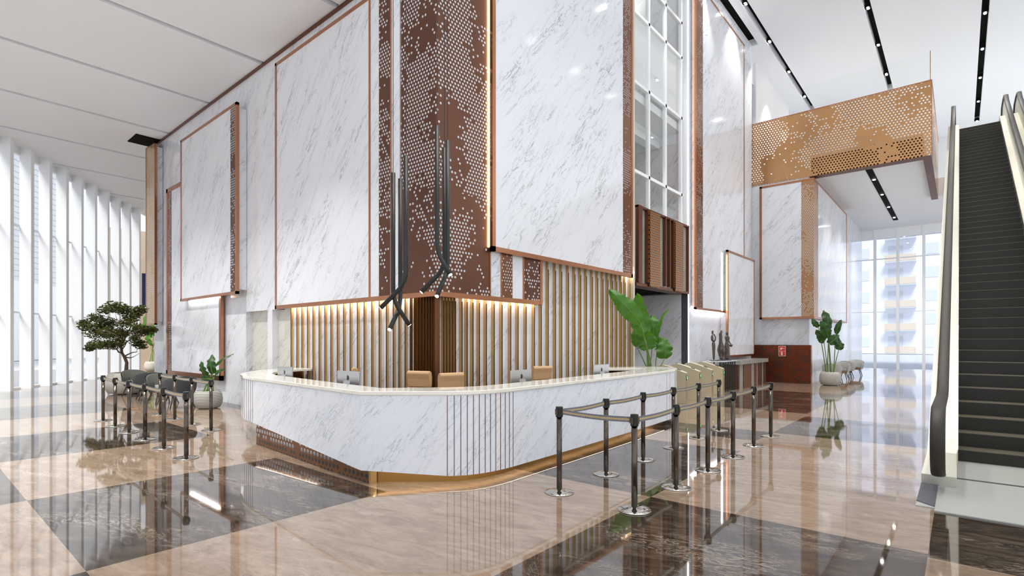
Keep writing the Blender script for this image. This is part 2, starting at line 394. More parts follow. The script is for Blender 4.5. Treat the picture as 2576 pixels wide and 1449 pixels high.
struct('ceiling', mb, [M['ceil'], M['black']])
struct('wall_bulkhead', MB().box(-9.5, 6.12, 7.9, 8.0, ZL, ZH), M['plaster'])
struct('trim_1', MB().box(6.06, 6.115, 8, 22.1, ZL - .05, ZL - .005), M['copper_dark'])
struct('trim_2', MB().box(5.35, 6.12, 21.3, 22.3, ZL - .03, ZL - .002), M['black'])

# ------------------------------------------------------------------ core walls
mb = MB().box(6.12, 6.5, 14.54, 22.15, 0, ZL).box(6.12, 6.5, 11.97, 14.54, 2.52, ZL).box(6.12, 6.3, 13.04, 13.29, 0, 2.52)
struct('wall_left', mb, M['marble'])
struct('wall_niche', MB().box(6.28, 6.5, 11.97, 13.04, 0, 2.52).box(6.28, 6.5, 13.29, 14.54, 0, 2.52), M['marble_niche'])
mb = MB().box(6.12, 6.5, 7.3, 11.97, 0, ZH).box(6.12, 13.2, 6.9, 7.3, 0, ZH)
struct('wall_front', mb, M['marble'])
struct('wall_core_back', MB().box(6.5, 13.2, 22.0, 22.15, 0, ZL).box(13.05, 13.2, 7.3, 12, 0, ZH), M['marble'])
mb = MB().box(17.3, 24.22, 6.9, 7.3, 0, ZH)
struct('wall_right', mb, M['marble'])
struct('wall_recess', MB().box(17.0, 17.3, 7.05, 12, 0, 3.3).box(17.15, 17.3, 7.1, 12, 3.3, ZH), M['marble'])
struct('wall_recess_back', MB().box(13.2, 17, 9.4, 9.6, 0, 4.3), M['navy'])
struct('wall_upper_back', MB().box(13.2, 17.15, 9.4, 9.6, 4.3, ZH), M['marble_niche'])
struct('ceiling_recess', MB().box(13.2, 17.1, 7.2, 9.4, 3.35, 4.3), M['black'])
mb = MB().box(13.2, 17.15, 7.16, 9.4, 8.75, 9.0).box(13.2, 17.15, 7.9, 8.2, 8.35, 8.75).box(13.2, 17.15, 7.08, 7.14, 9.12, 11.05)
struct('ceiling_upper_floor', mb, M['plaster'])
struct('trim_3', MB().box(17.0, 17.06, 6.86, 7.06, 0, 3.3), M['darkgrey'])
struct('wall_far', MB().box(24.3, 39.5, 4.7, 7.3, 0, 8.6), M['marble'])
struct('wall_upper', MB().box(25.9, 32, 7.2, 7.4, 8.6, ZH).box(32, 43, 7.5, 7.7, 8.6, ZH).box(24.3, 25.9, 7.3, 7.5, 8.6, 10.2).box(24.3, 25.9, 7.3, 7.5, 13.6, ZH), M['plaster'])
struct('window_1', MB().box(24.3, 25.9, 7.36, 7.44, 10.2, 13.6), M['bluewin'])
struct('wall_back', MB().box(8.2, 24, 40, 40.2, 0, ZL), M['wall_beige'])
struct('wall_end', MB().box(43, 43.3, -16, 8, 8.6, ZH), M['plaster'])
# mezzanine slab
struct('floor_mezzanine', MB().box(24.75, 39.7, 1.05, 4.7, 8.6, 9.45).box(32.05, 43, -14, 1.05, 8.6, 9.45), M['plaster'])
mb = MB().box(25.2, 36.9, 2.66, 2.89, 8.585, 8.598)
struct('trim_4', mb, M['black'])

# ------------------------------------------------------------------ glazed bay above the balcony
w = thing('glazed_screen', 'tall white framed glass screen in the marble recess above the copper balcony', 'glazing', (13.2, 7.05, 5.4))
mb = MB()
for x in (13.22, 14.51, 15.68, 16.9): mb.box(x - .045, x + .045, 7.0, 7.1, 5.45, ZH)
for z in (6.57, 9.1, 11.1, 12.25): mb.box(13.2, 17.0, 7.0, 7.1, z - .045, z + .045)
build('frame', mb, M['fin'], w, world=True)
build('pane', MB().box(13.2, 17.0, 7.045, 7.055, 5.45, ZH), M['glass'], w, world=True)
w = thing('light_pilaster', 'narrow white pilaster with a vertical light line right of the balcony', 'pilaster', (17.15, 7, 0))
build('light_strip', MB().box(17.12, 17.17, 6.885, 6.899, 0, ZH), M['led'], w, world=True)
mb = MB().box(17.07, 17.3, 6.9, 7.05, 0, ZH); build('post', mb, M['fin'], w, world=True)

# balcony
b = thing('balcony', 'copper framed balcony box with two perforated gold panels below the glass screen', 'balcony', (13.4, 6.9, 3.3))
mb = MB().box(13.4, 17.0, 6.88, 6.98, 3.38, 5.5); build('marble_panel', mb, M['marble_grey'], b, world=True)
mb = MB().box(13.4, 17.0, 6.8, 6.9, 5.47, 5.53).box(13.4, 13.62, 6.78, 6.88, 3.35, 5.53).box(16.94, 17.0, 6.8, 6.9, 3.35, 5.53)
for x in (13.95, 15.15, 15.45, 15.72): mb.box(x, x + .07, 6.78, 6.88, 3.4, 5.5)
build('frame', mb, M['copper_dark'], b, world=True)
build('perforated_panel', MB().box(14.02, 14.68, 6.74, 6.78, 3.3, 5.46), M['perf_slot'], b, world=True)
build('perforated_panel', MB().box(15.79, 16.4, 6.74, 6.78, 3.3, 5.46), M['perf_slot'], b, world=True)
build('underside', MB().box(13.3, 17.0, 6.8, 7.2, 3.28, 3.36), M['copper_dark'], b, world=True)

# ------------------------------------------------------------------ slatted walls behind the desk
YL = [11.94, 11.67, 11.44, 11.19, 10.95, 10.69, 10.45, 10.21, 9.96, 9.72, 9.48, 9.22, 8.99, 8.73, 8.49, 8.26, 8.05, 7.88, 7.7, 7.55, 7.44, 7.34, 7.26, 7.18, 7.1, 7.03]
XR = [6.2, 6.27, 6.34, 6.41, 6.48, 6.64, 6.77, 6.92, 7.09, 7.28, 7.5, 7.73, 7.99, 8.22, 8.48, 8.76, 9.0, 9.25, 9.52, 9.76, 10.03, 10.29, 10.54, 10.79, 11.06, 11.31, 11.56, 11.8, 12.04, 12.26, 12.5, 12.71, 12.98]
for side in (0, 1):
    t = thing('slatted_wall', ('row of gold fins on the marble wall left of the corner, behind the desk', 'row of gold fins on the marble wall right of the corner, behind the desk')[side], 'wall cladding', (6.1, 7, 0) if side == 0 else (7, 6.88, 0))
    mb = MB()
    if side == 0:
        build('corner_backing', MB().box(6.10, 6.119, 6.93, 7.5, 0, 2.9), M['darkgold'], t, world=True)
        for y in YL + [6.97]: mb.box(6.05, 6.099, y - .009, y + .009, 0, 2.9)
        build('slat', mb, M['gold'], t, world=True)
        mb = MB()
        for y in YL + [6.97]: mb.box(6.041, 6.05, y - .0095, y + .0095, 0, 2.52)
        build('slat_edge', mb, M['slatedge'], t, world=True)
        build('light_strip', MB().box(6.0, 6.03, 7.4, 12.0, 2.60, 2.62), M['led_warm'], t, world=True)
    else:
        for x in XR: mb.box(x - .009, x + .009, 6.831, 6.899, 0, 3.9 if x > 8.9 else 2.9)
        build('slat', mb, M['gold'], t, world=True)
        mb = MB()
        for x in XR: mb.box(x - .0095, x + .0095, 6.822, 6.831, 0, 3.3 if x > 8.9 else 2.45)
        build('slat_edge', mb, M['slatedge'], t, world=True)
        build('light_strip', MB().box(6.6, 8.8, 6.79, 6.81, 2.60, 2.62).box(8.95, 13.1, 6.76, 6.80, 3.60, 3.62), M['led_warm'], t, world=True)
        build('corner_profile', MB().box(6.07, 6.13, 6.85, 6.91, 0, 2.9), M['copper_dark'], t, world=True)
        build('end_profile', MB().box(13.12, 13.2, 6.8, 6.9, 0, ZH), M['steel'], t, world=True)

# ------------------------------------------------------------------ framed marble panels
def framed(name, label, plane, c, a0, a1, z0, z1, d=.2, fw=.07, strips=(), mull=(), light=None, frame_mat='copper', top=True, body_in=.0):
    """plane 'x': face at X=c looking -X, a = Y range; plane 'y': face at Y=c looking -Y, a = X range. d = depth to the wall behind"""
    loc = (c, a0, z0) if plane == 'x' else (a0, c, z0)
    t = thing(name, label, 'wall panel', loc)
    def bx(mb, p0, p1, q0, q1, s0, s1):      # p: along the wall, q: depth from the face, s: height
        return mb.box(c + q0, c + q1, p0, p1, s0, s1) if plane == 'x' else mb.box(p0, p1, c + q0, c + q1, s0, s1)
    mb = MB(); bx(mb, a0, a0 + fw, -.015, .06, z0, z1); bx(mb, a1 - fw, a1, -.015, .06, z0, z1); bx(mb, a0, a1, -.015, .06, z0, z0 + fw)
    if top: bx(mb, a0, a1, -.015, .06, z1 - fw, z1)
    for m in mull: bx(mb, m - .02, m + .02, -.012, .02, z0 + fw, z1)
    build('frame', mb, M[frame_mat], t, world=True)
    cuts = sorted([(s0, s1) for s0, s1, _ in strips]); segs = []; cur = a0 + fw
    for s0, s1 in cuts:
        if s0 > cur + .01: segs.append((cur, s0))
        cur = s1
    if cur < a1 - fw - .01: segs.append((cur, a1 - fw))
    mb = MB()
    for p0, p1 in segs: bx(mb, p0, p1, .0, .05, z0 + fw, z1 - (fw if top else 0))
    build('marble_panel', mb, M['marble'], t, world=True)
    for s0, s1, mt in strips:
        mb = MB(); bx(mb, s0, s1, -.005, .045, z0 + fw, z1 - (fw if top else 0)); build('perforated_strip', mb, M[mt], t, world=True)
    mb = MB(); bx(mb, a0 + .12 - body_in, a1 - .12 + body_in, .068, d, z0 + .12, z1 - .12); build('body', mb, M['marble'], t, world=True)
    if light:
        mb = MB()
        for l in light:
            if isinstance(l, tuple): bx(mb, l[0], l[1], .061, .067, z0 + .02, z0 + .06)
            if l == 'bottom': bx(mb, a0 + .15, a1 - .15, .061, .067, z0 + .02, z0 + .06)
            if l == 'top': bx(mb, a0 + .15, a1 - .15, .061, .067, z1 - .06, z1 - .02)
            if l == 'hi': bx(mb, a1 - .06, a1 - .02, .061, .067, z0 + .1, z1 - .1)
            if l == 'lo': bx(mb, a0 + .02, a0 + .06, .061, .067, z0 + .1, z1 - .1)
        build('light_strip', mb, M['led_strong'], t, world=True)
    return t
# left wall
framed('wall_panel', 'narrow perforated gold strip panel at the far end of the left marble wall', 'x', 5.85, 21.1, 22.1, 2.3, 8.6, d=.26, fw=.05, strips=[(21.15, 22.05, 'perf_far')])
framed('wall_panel', 'low copper framed marble panel reaching near the floor behind the stanchions', 'x', 6.0, 15.85, 20.44, .62, 6.86, d=.11, fw=.14, strips=[(19.95, 20.30, 'perf_strip')])
framed('wall_panel', 'high copper framed marble panel overlapping the low one, left of the large corner panel', 'x', 5.85, 14.45, 18.6, 2.98, 8.02, d=.26, fw=.075, strips=[(14.55, 14.85, 'perf_dark')], light=[(16.0, 18.3)], body_in=.09)
# corner panel: two faces in one thing
XF, YF = 5.92, 6.71
t = thing('corner_panel', 'huge copper framed panel wrapping the corner above the desk, with brown perforated metal', 'wall panel', (XF, YF, 2.5))
mb = MB().box(XF - .015, XF + .05, YF - .015, 12.45, 2.5, 2.585).box(XF, 6.12, 12.38, 12.45, 2.5, 8.34).box(XF - .015, 6.1, 12.38, 12.45, 2.5, 8.36).box(XF - .015, 6.1, YF, 12.45, 8.29, 8.36)
mb.box(XF, 8.86, YF - .015, YF + .05, 2.5, 2.585).box(8.78, 8.86, YF - .02, 6.88, 2.5, 4.2)
mb.box(XF - .012, XF + .02, 8.585, 8.635, 2.55, 8.3).box(XF - .012, XF + .02, 7.93, 7.96, 2.55, ZH)
mb.box(7.24, 7.27, YF - .012, YF + .02, 2.55, 4).box(7.55, 7.58, YF - .012, YF + .02, 2.55, 4).box(8.22, 8.26, YF - .012, YF + .02, 2.55, 4)
build('frame', mb, M['copper'], t, world=True)
mb = MB().box(XF, XF + .05, 8.635, 12.38, 2.585, 8.29).box(XF, XF + .05, 8.32, 8.585, 2.585, ZH).box(XF, XF + .05, 7.66, 7.93, 2.585, ZH)
mb.box(7.27, 7.55, YF, YF + .05, 2.585, 4.4).box(7.9, 8.22, YF, YF + .05, 2.585, 4.4)
build('marble_panel', mb, M['marble'], t, world=True)
build('perforated_strip', MB().box(XF, XF + .05, 7.96, 8.32, 2.585, ZH), M['perf_dark'], t, world=True)
build('perforated_panel', MB().box(XF, XF + .05, YF, 7.66, 2.585, ZH).box(XF + .05, 7.25, YF, YF + .05, 2.585, ZH), M['perf_dark'], t, world=True)
build('perforated_strip', MB().box(7.58, 7.9, YF - .005, YF + .045, 2.585, 4.4), M['perf_strip'], t, world=True)
build('perforated_strip', MB().box(8.26, 8.78, YF - .005, YF + .045, 2.585, 4.4), M['perf_dark'], t, world=True)
build('body', MB().box(XF + .06, 6.12, YF + .1, 12.35, 2.66, 8.2).box(XF + .06, 8.78, YF + .06, 6.88, 2.66, ZH), M['marble'], t, world=True)
build('light_strip', MB().box(7.215, 7.235, YF - .024, YF - .008, 3.5, ZH), M['led_edge'], t, world=True)
framed('wall_panel', 'tallest copper framed marble panel to the right of the corner, hanging over the gold fins', 'y', 6.62, 7.21, 12.72, 3.42, ZH, d=.28, fw=.09, strips=[(12.2, 12.62, 'perf_strip')], top=False)
framed('wall_panel', 'tall slim copper framed marble panel on the wall beyond the balcony', 'y', 6.72, 16.99 + .35, 22.55, 2.8, 13.85, d=.17, fw=.07, strips=[(17.42, 18.0, 'perf_strip')], light=['bottom', 'top'])
tq = framed('wall_panel', 'copper framed marble panel behind the three sculptures', 'y', 6.6, 20.15, 23.5, 1.12, 5.14, d=.29, fw=.08)
build('light_strip', MB().box(19.86, 19.92, 6.70, 6.72, 2.85, 5.0), M['led'], tq, world=True)
# panel round the far corner
XB, YB = 24.1, 4.5
t = thing('corner_panel', 'copper framed marble panel wrapping the far corner above the red perforated cladding', 'wall panel', (XB, YB, 2.66))
mb = MB()
for z in (2.66, 8.26): mb.box(XB - .015, 24.3, YB, 6.55, z, z + .08).box(XB, 32.2, YB - .015, 4.69, z, z + .08)
mb.box(XB - .015, 24.3, 6.46, 6.55, 2.66, 8.34).box(32.1, 32.2, YB - .015, 4.69, 2.66, 8.34)
build('frame', mb, M['copper'], t, world=True)
build('marble_panel', MB().box(XB, XB + .1, 4.95, 6.46, 2.74, 8.26).box(24.95, 32.1, YB, YB + .1, 2.74, 8.26), M['marble'], t, world=True)
build('perforated_strip', MB().box(XB - .005, XB + .1, YB + .02, 4.95, 2.74, 8.26), M['perf_gold'], t, world=True)
build('perforated_strip', MB().box(XB, 24.95, YB - .005, YB + .02, 2.74, 8.26), M['perf_gold'], t, world=True)
build('light_strip', MB().box(24.205, 24.215, 5.0, 6.4, 2.68, 2.72), M['led_strong'], t, world=True)
# red perforated cladding
t = thing('perforated_cladding', 'dark red perforated metal cladding at the foot of the far wall', 'wall cladding', (24.1, 4.6, 0))
build('front_sheet', MB().box(24.1, 24.16, 4.62, 6.88, 0, 1.57), M['perf_red'], t, world=True)
build('side_sheet', MB().box(24.16, 24.35, 4.6, 4.64, 0, 1.57), M['copper'], t, world=True)
t = thing('fire_sign', 'red safety sign with hose and extinguisher pictograms on red perforated cladding', 'sign', (24.09, 5.66, 1.2))
build('board', MB().box(24.075, 24.095, 5.53, 5.80, 1.10, 1.53), M['signwhite'], t, world=True)
build('red_field', MB().box(24.068, 24.08, 5.55, 5.78, 1.325, 1.51).box(24.068, 24.08, 5.55, 5.78, 1.12, 1.305), M['red'], t, world=True)
build('hose_pictogram', MB().box(24.06, 24.07, 5.65, 5.73, 1.38, 1.46).box(24.06, 24.07, 5.71, 5.73, 1.35, 1.38).box(24.06, 24.07, 5.57, 5.65, 1.42, 1.435).box(24.06, 24.07, 5.60, 5.62, 1.405, 1.45), M['signwhite'], t, world=True)
build('extinguisher_pictogram', MB().box(24.06, 24.07, 5.64, 5.70, 1.14, 1.26).box(24.06, 24.07, 5.65, 5.69, 1.26, 1.285).box(24.06, 24.07, 5.69, 5.73, 1.27, 1.285), M['signwhite'], t, world=True)


# ------------------------------------------------------------------ perforated fascia of the mezzanine
t = thing('perforated_fascia', 'large perforated copper fascia boxing in the mezzanine edge above the hall', 'fascia', (24.3, .78, 8.45))
build('front_sheet', MB().add([(24.27, .78, 8.45), (24.27, 7.03, 8.45), (24.27, 7.03, 11.15), (24.27, .78, 11.15)], [(0, 3, 2, 1)]), M['perf_bridge'], t, world=True)
build('return_sheet', MB().add([(24.3, .78, 8.45), (32.05, .78, 8.45), (32.05, .78, 11.15), (24.3, .78, 11.15)], [(0, 1, 2, 3)]), M['perf_bridge'], t, world=True)
build('soffit', MB().box(24.3, 32.05, .785, 1.04, 8.45, 8.46).box(24.305, 24.74, 1.04, 4.7, 8.45, 8.46), M['perf_soffit'], t, world=True)
build('edge_trim', MB().box(24.255, 24.285, .77, 7.03, 11.14, 11.17).box(24.255, 24.285, .765, .79, 8.45, 11.15).box(24.28, 32.05, .765, .79, 11.14, 11.16), M['copper'], t, world=True)
build('shade_band', MB().box(24.62, 24.70, 1.05, 4.7, 8.5, 9.3), M['black'], t, world=True)  # black band added to darken the lower fascia holes, where shade falls
t = thing('glass_guard', 'clear glass guard rail standing on the mezzanine edge above the copper fascia', 'balustrade', (24.4, .9, 11))
build('pane', MB().box(24.4, 24.415, .82, 4.9, 11.0, 12.25), M['glass'], t, world=True)
build('edge', MB().box(24.39, 24.425, .81, .83, 11.0, 12.27), M['copper'], t, world=True)

# ------------------------------------------------------------------ left facade of white fins
P0 = Vector((2.74, 25.17, 0)); DL = Vector((.581, .814, 0)); NO = Vector((-.814, .581, 0))
def ob(mb, t0, t1, n0, n1, z0, z1, mi=0):
    q = [P0 + DL * a + NO * b_ for a, b_ in ((t0, n0), (t1, n0), (t1, n1), (t0, n1))]
    return mb.prism([(p.x, p.y) for p in q], z0, z1, mi)
t = thing('fin_facade', 'tall window wall on the left with glass between white fins', 'window wall', (P0.x, P0.y, 0))
for k in range(-18, 10):
    build('fin', ob(MB(), k * 1.12 - .18, k * 1.12, 0, .36, 0, ZL), M['fin'], t, world=True)
mb = MB()
for k in range(-18, 10):
    for z in (2.75, 5.9): ob(mb, k * 1.12, k * 1.12 + .94, .36, .42, z, z + .06)
ob(mb, -20.3, 10.2, .33, .45, 0, .06); ob(mb, -20.3, 10.2, .33, .45, ZL - .25, ZL)
build('transom', mb, M['fin'], t, world=True)
build('pane', ob(MB(), -20.3, 10.2, .385, .395, .06, ZL - .2), M['window'], t, world=True)
# upper parapet building seen through the fins
t = thing('neighbour_building', 'pale grey panelled building seen high between the white fins', 'building', (-4, 42, 0))
mb = MB(); ob(mb, -30, 40, 18, 20, 7.0, 20); build('wall', mb, M['bldg2'], t, world=True)
mb = MB()
for k in range(26): ob(mb, -30, 40, 17.97, 18.0, 7.3 + k * .5, 7.33 + k * .5)
build('joint', mb, M['groove'], t, world=True)
mb = MB(); ob(mb, -30, 40, 18.05, 19.9, 0, 7.0); build('lower_wall', mb, M['bldg'], t, world=True)
t = tag(build('wall_banner', MB().box(8.86, 9.22, 34.15, 34.25, 3.25, 5.45), M['navy']), 'dark blue upright panel at the far end of the fin windows', 'panel')

# ------------------------------------------------------------------ right curtain wall and outside
t = thing('curtain_wall', 'floor to ceiling window wall at the far right end of the hall', 'window wall', (39.5, 3, 0))
for y in (4.02, 2.87, 1.63, .3, -1.0, -2.3):
    build('mullion', MB().box(39.37, 39.6, y - .07, y + .07, 0, 8.6), M['fin'], t, world=True)
build('transom', MB().box(39.45, 39.55, -4, 4.7, 6.75, 6.81).box(39.45, 39.55, -4, 4.7, 3.5, 3.54).box(39.4, 39.6, -4, 4.7, 8.05, 8.6), M['fin'], t, world=True)
build('pane', MB().box(39.49, 39.51, -4, 4.7, 0, 8.1), M['window_far'], t, world=True)
struct('wall_end_low', MB().box(39.4, 39.7, -14, -4, 0, 8.6), M['plaster'])
tag(build('pavement', MB().box(40.5, 140, -80, 80, -.3, -.05).box(-60, 40, 42.5, 120, -.3, -.05).box(-60, -16.2, -20, 42.5, -.3, -.05), M['ground']), 'pale paved ground outside the windows', 'pavement')
def flats(x, y, w_, d_, h, label, n):
    t = thing('apartment_block', label, 'building', (x, y, 0))
    build('wall', MB().box(x, x + d_, y, y + w_, 0, h), M['bldg'], t, world=True)
    for k in range(int(h / 3)):
        z = k * 3
        for j in range(n):
            yy_ = y + (j + .5) * w_ / n
            build('window', MB().box(x - .06, x, yy_ - .8, yy_ + .8, z + .9, z + 2.3), M['bldg2'], t, world=True)
        o = build('balcony', MB().box(x - 1.2, x - 1.1, y + w_ * .3, y + w_ * .6, z + .1, z + 1.0), M['orange'], t, world=True)
        build('slab', MB().box(x - 1.2, x, y + w_ * .3, y + w_ * .6, z, z + .12), M['bldg2'], o, world=True)
flats(86, 1.0, 11, 12, 48, 'pale high apartment tower with ochre balconies seen through the far windows', 3)
flats(100, -13, 11, 12, 39, 'pale apartment tower right of the one with the most visible balconies', 4)
flats(100, 15, 14, 12, 36, 'pale apartment block left of the tower with ochre balconies', 4)

# ------------------------------------------------------------------ reception desk
def bez(p0, p1, p2, n):
    return [((1 - t) ** 2 * p0[0] + 2 * t * (1 - t) * p1[0] + t * t * p2[0], (1 - t) ** 2 * p0[1] + 2 * t * (1 - t) * p1[1] + t * t * p2[1]) for t in [i / n for i in range(n + 1)]]
def offs(P, d):
    out = []
    for i, p in enumerate(P):
        a = Vector((*P[max(i - 1, 0)], 0)); b_ = Vector((*P[min(i + 1, len(P) - 1)], 0)); v = (b_ - a).normalized(); n = Vector((-v.y, v.x, 0)); out.append((p[0] + n.x * d, p[1] + n.y * d))
    return out
desk = thing('reception_desk', 'long white marble reception desk with copper inlay strips and glowing gold plinth', 'desk', (6.5, 5.5, 0))
# outer line runs from the left end round the front to the right end (inside is to the left of travel)
leftc = [(6.05, 11.5), (5.5, 11.4), (4.95, 11.12), (4.5, 10.68), (4.18, 10.15), (4.0, 9.6), (3.92, 9.05)]
front_l = [(3.92, 9.05), (3.85, 7.9), (3.77, 6.8), (3.69, 5.56)]
cham = [(3.69, 5.56), (4.38, 4.76)]
arc = bez((4.38, 4.76), (4.64, 4.46), (5.27, 4.46), 12)
front_r = [(5.27, 4.46), (7.0, 4.49), (8.7, 4.54), (10.35, 4.62)]
rightc = [(10.35, 4.62), (10.85, 4.66), (11.3, 4.80), (11.62, 5.02), (11.75, 5.3), (11.62, 5.62), (11.2, 5.98), (10.7, 6.35)]
leftc[0] = (6.03, 11.5)
outer = leftc + front_l[1:] + cham[1:] + arc[1:] + front_r[1:] + rightc[1:]
def zb(p):       # lower edge of the marble front
    x, y = p
    if y > 9: return .37
    if y > 5.5 and x < 4.2: return .17 + (y - 5.56) / 3.5 * .20
    if x < 4.38: return .17 - (x - 3.69) / .69 * .07
    return .10
ins = offs(outer, .03)
mb = MB(); mb.strip(outer, ins, [zb(p) for p in outer], 1.085); build('marble_front', mb, M['marble_desk'], desk, world=True)
ins2 = offs(outer, .10)
mb = MB(); mb.strip(offs(outer, .085), ins2, [zb(p) + .15 for p in outer], 1.08); build('inner_lining', mb, M['copper_dark'], desk, world=True)
top_in = offs(leftc, .52)[:-1] + [(4.47, 9.5), (4.33, 8.2), (4.22, 7.1), (4.12, 5.75), (4.72, 5.18), (4.86, 5.08), (5.05, 5.0), (5.35, 4.95), (7.0, 5.0), (8.7, 5.08), (10.3, 5.2)] + [(10.75, 5.3), (10.75, 5.42), (10.35, 5.8), (10.2, 5.95)]
poly = offs(outer, -.015) + top_in[::-1]
build('countertop', MB().prism(poly, 1.085, 1.135), M['counter'], desk, world=True, bevel=.008)
# copper inlays
def inlay(p, q, z0):
    v = (Vector((*q, 0)) - Vector((*p, 0))).normalized(); n = Vector((v.y, -v.x, 0)); a = Vector((*p, 0))
    c_ = [a - v * .004 - n * .01, a + v * .004 - n * .01, a + v * .004 + n * .003, a - v * .004 + n * .003]
    return MB().prism([(k.x, k.y) for k in c_], z0, 1.08)
fine = bez((4.38, 4.76), (4.64, 4.46), (5.27, 4.46), 240)
cum = [0]
for i in range(240): cum.append(cum[-1] + math.dist(fine[i], fine[i + 1]))
for k in range(13):
    i = next(j for j in range(241) if cum[j] >= cum[-1] * k / 12 - 1e-6); i = min(i, 239)
    build('inlay_strip', inlay(fine[i], fine[i + 1], .10), M['copper_dark'], desk, world=True)
def along(P, d):
    for a, b_ in zip(P, P[1:]):
        L_ = math.dist(a, b_)
        if d <= L_: return (a[0] + (b_[0] - a[0]) * d / L_, a[1] + (b_[1] - a[1]) * d / L_), b_
        d -= L_
    return P[-2], P[-1]
for d in (0.02, .14, .26, .38, .50): p, q = along(leftc[::-1], d); build('inlay_strip', inlay(q if False else p, (p[0] - (q[0] - p[0]), p[1] - (q[1] - p[1])), .37), M['copper_dark'], desk, world=True)
for d in (0.02, .22): p, q = along(rightc, d); build('inlay_strip', inlay(p, q, .10), M['copper'], desk, world=True)
# plinths
pl = offs(front_l, .055); pl[-1] = (3.775, 5.50)
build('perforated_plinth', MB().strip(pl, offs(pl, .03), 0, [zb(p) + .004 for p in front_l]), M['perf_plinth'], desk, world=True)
build('plinth_end_post', MB().box(3.775, 3.86, 5.47, 5.51, 0, .24), M['gold'], desk, world=True)
gp = [(3.86, 5.52), (4.46, 4.86)] + offs(arc, .14)[1:] + [(7.0, 4.66), (8.7, 4.72), (10.2, 4.82), (10.9, 4.95), (11.2, 5.3), (10.9, 5.8)]
build('gold_plinth', MB().strip(gp, offs(gp, .03), 0, .25), M['gold_plinth'], desk, world=True)
lp = [offs([front_l[0], front_l[1], front_l[2]], .033), offs([(3.74, 5.50), (4.38, 4.76)] + arc[1:], .034), offs(front_r, .034)]
for j, P in enumerate(lp):
    zz = [zb(p) + .004 for p in P] if j == 0 else [zb(p) + .004 for p in P]
    build('light_strip', MB().strip(P, offs(P, .014), zz, [z + .010 for z in zz]), M['led_desk'], desk, world=True)
# inner worktop
wt = [(4.10, 9.4), (3.98, 7.5), (3.9, 5.75), (4.5, 5.0), (5.3, 4.7), (8.7, 4.8), (10.6, 4.95)]
build('inner_worktop', MB().prism(wt + [(10.4, 5.65), (8.7, 5.55), (5.9, 5.5), (4.95, 6.1), (4.9, 7.5), (5.0, 9.3)], .72, .75), M['wood'], desk, world=True)

# ------------------------------------------------------------------ computers
def computer(x, y, rz, label):
    t = thing('desktop_computer', label, 'computer', (x, y, .752), rz, 'computers on the reception desk')
    mb = MB().box(-.27, .27, -.012, .012, .10, .535); build('screen', mb, M['alu'], t, bevel=.008)     # back faces -Y (local)
    mb = MB().box(-.255, .255, .012, .014, .17, .51); build('display', mb, M['logo'], t)
    mb = MB().add([(-.08, -.03, .39), (.08, -.03, .39), (.08, -.12, .004), (-.08, -.12, .004), (-.08, -.012, .37), (.08, -.012, .37), (.08, -.09, 0), (-.08, -.09, 0)], [(0, 1, 2, 3), (7, 6, 5, 4), (0, 4, 5, 1), (3, 2, 6, 7), (0, 3, 7, 4), (1, 5, 6, 2)])
    mb.box(-.09, .09, -.13, .06, 0, .006); build('stand', mb, M['alu'], t)
    mb = MB(); pr = []
    for i in range(28):
        a = 2 * PI * i / 28; r = .032 * (1 - .10 * math.cos(2 * a)) * (1 - .16 * max(0, math.sin(a)) ** 6)
        x_, z_ = r * math.cos(a), r * math.sin(a) * 1.05
        if x_ < -.020 and abs(z_ - .004) < .016: x_ = -.018
        pr.append((x_, -.0135, z_ + .435))
    mb.add(pr + [(p[0], -.0125, p[2]) for p in pr], [tuple(range(28)), tuple(range(28, 56))[::-1]])
    mb.add([(0, -.0135, .471), (-.004, -.0135, .480), (-.014, -.0135, .486), (-.012, -.0135, .474)], [(0, 1, 2, 3)])
    build('emblem', mb, M['logo'], t)
    return t
computer(4.55, 9.2, math.radians(-90), 'silver computer at the far left end of the reception desk')
computer(4.5, 7.1, math.radians(-86), 'silver computer on the left wing of the desk, nearer the corner')
computer(6.45, 5.30, math.radians(2), 'silver computer on the right wing of the desk, next to the two corner chairs')
computer(8.98, 5.35, math.radians(-3), 'silver computer near the right end of the desk')

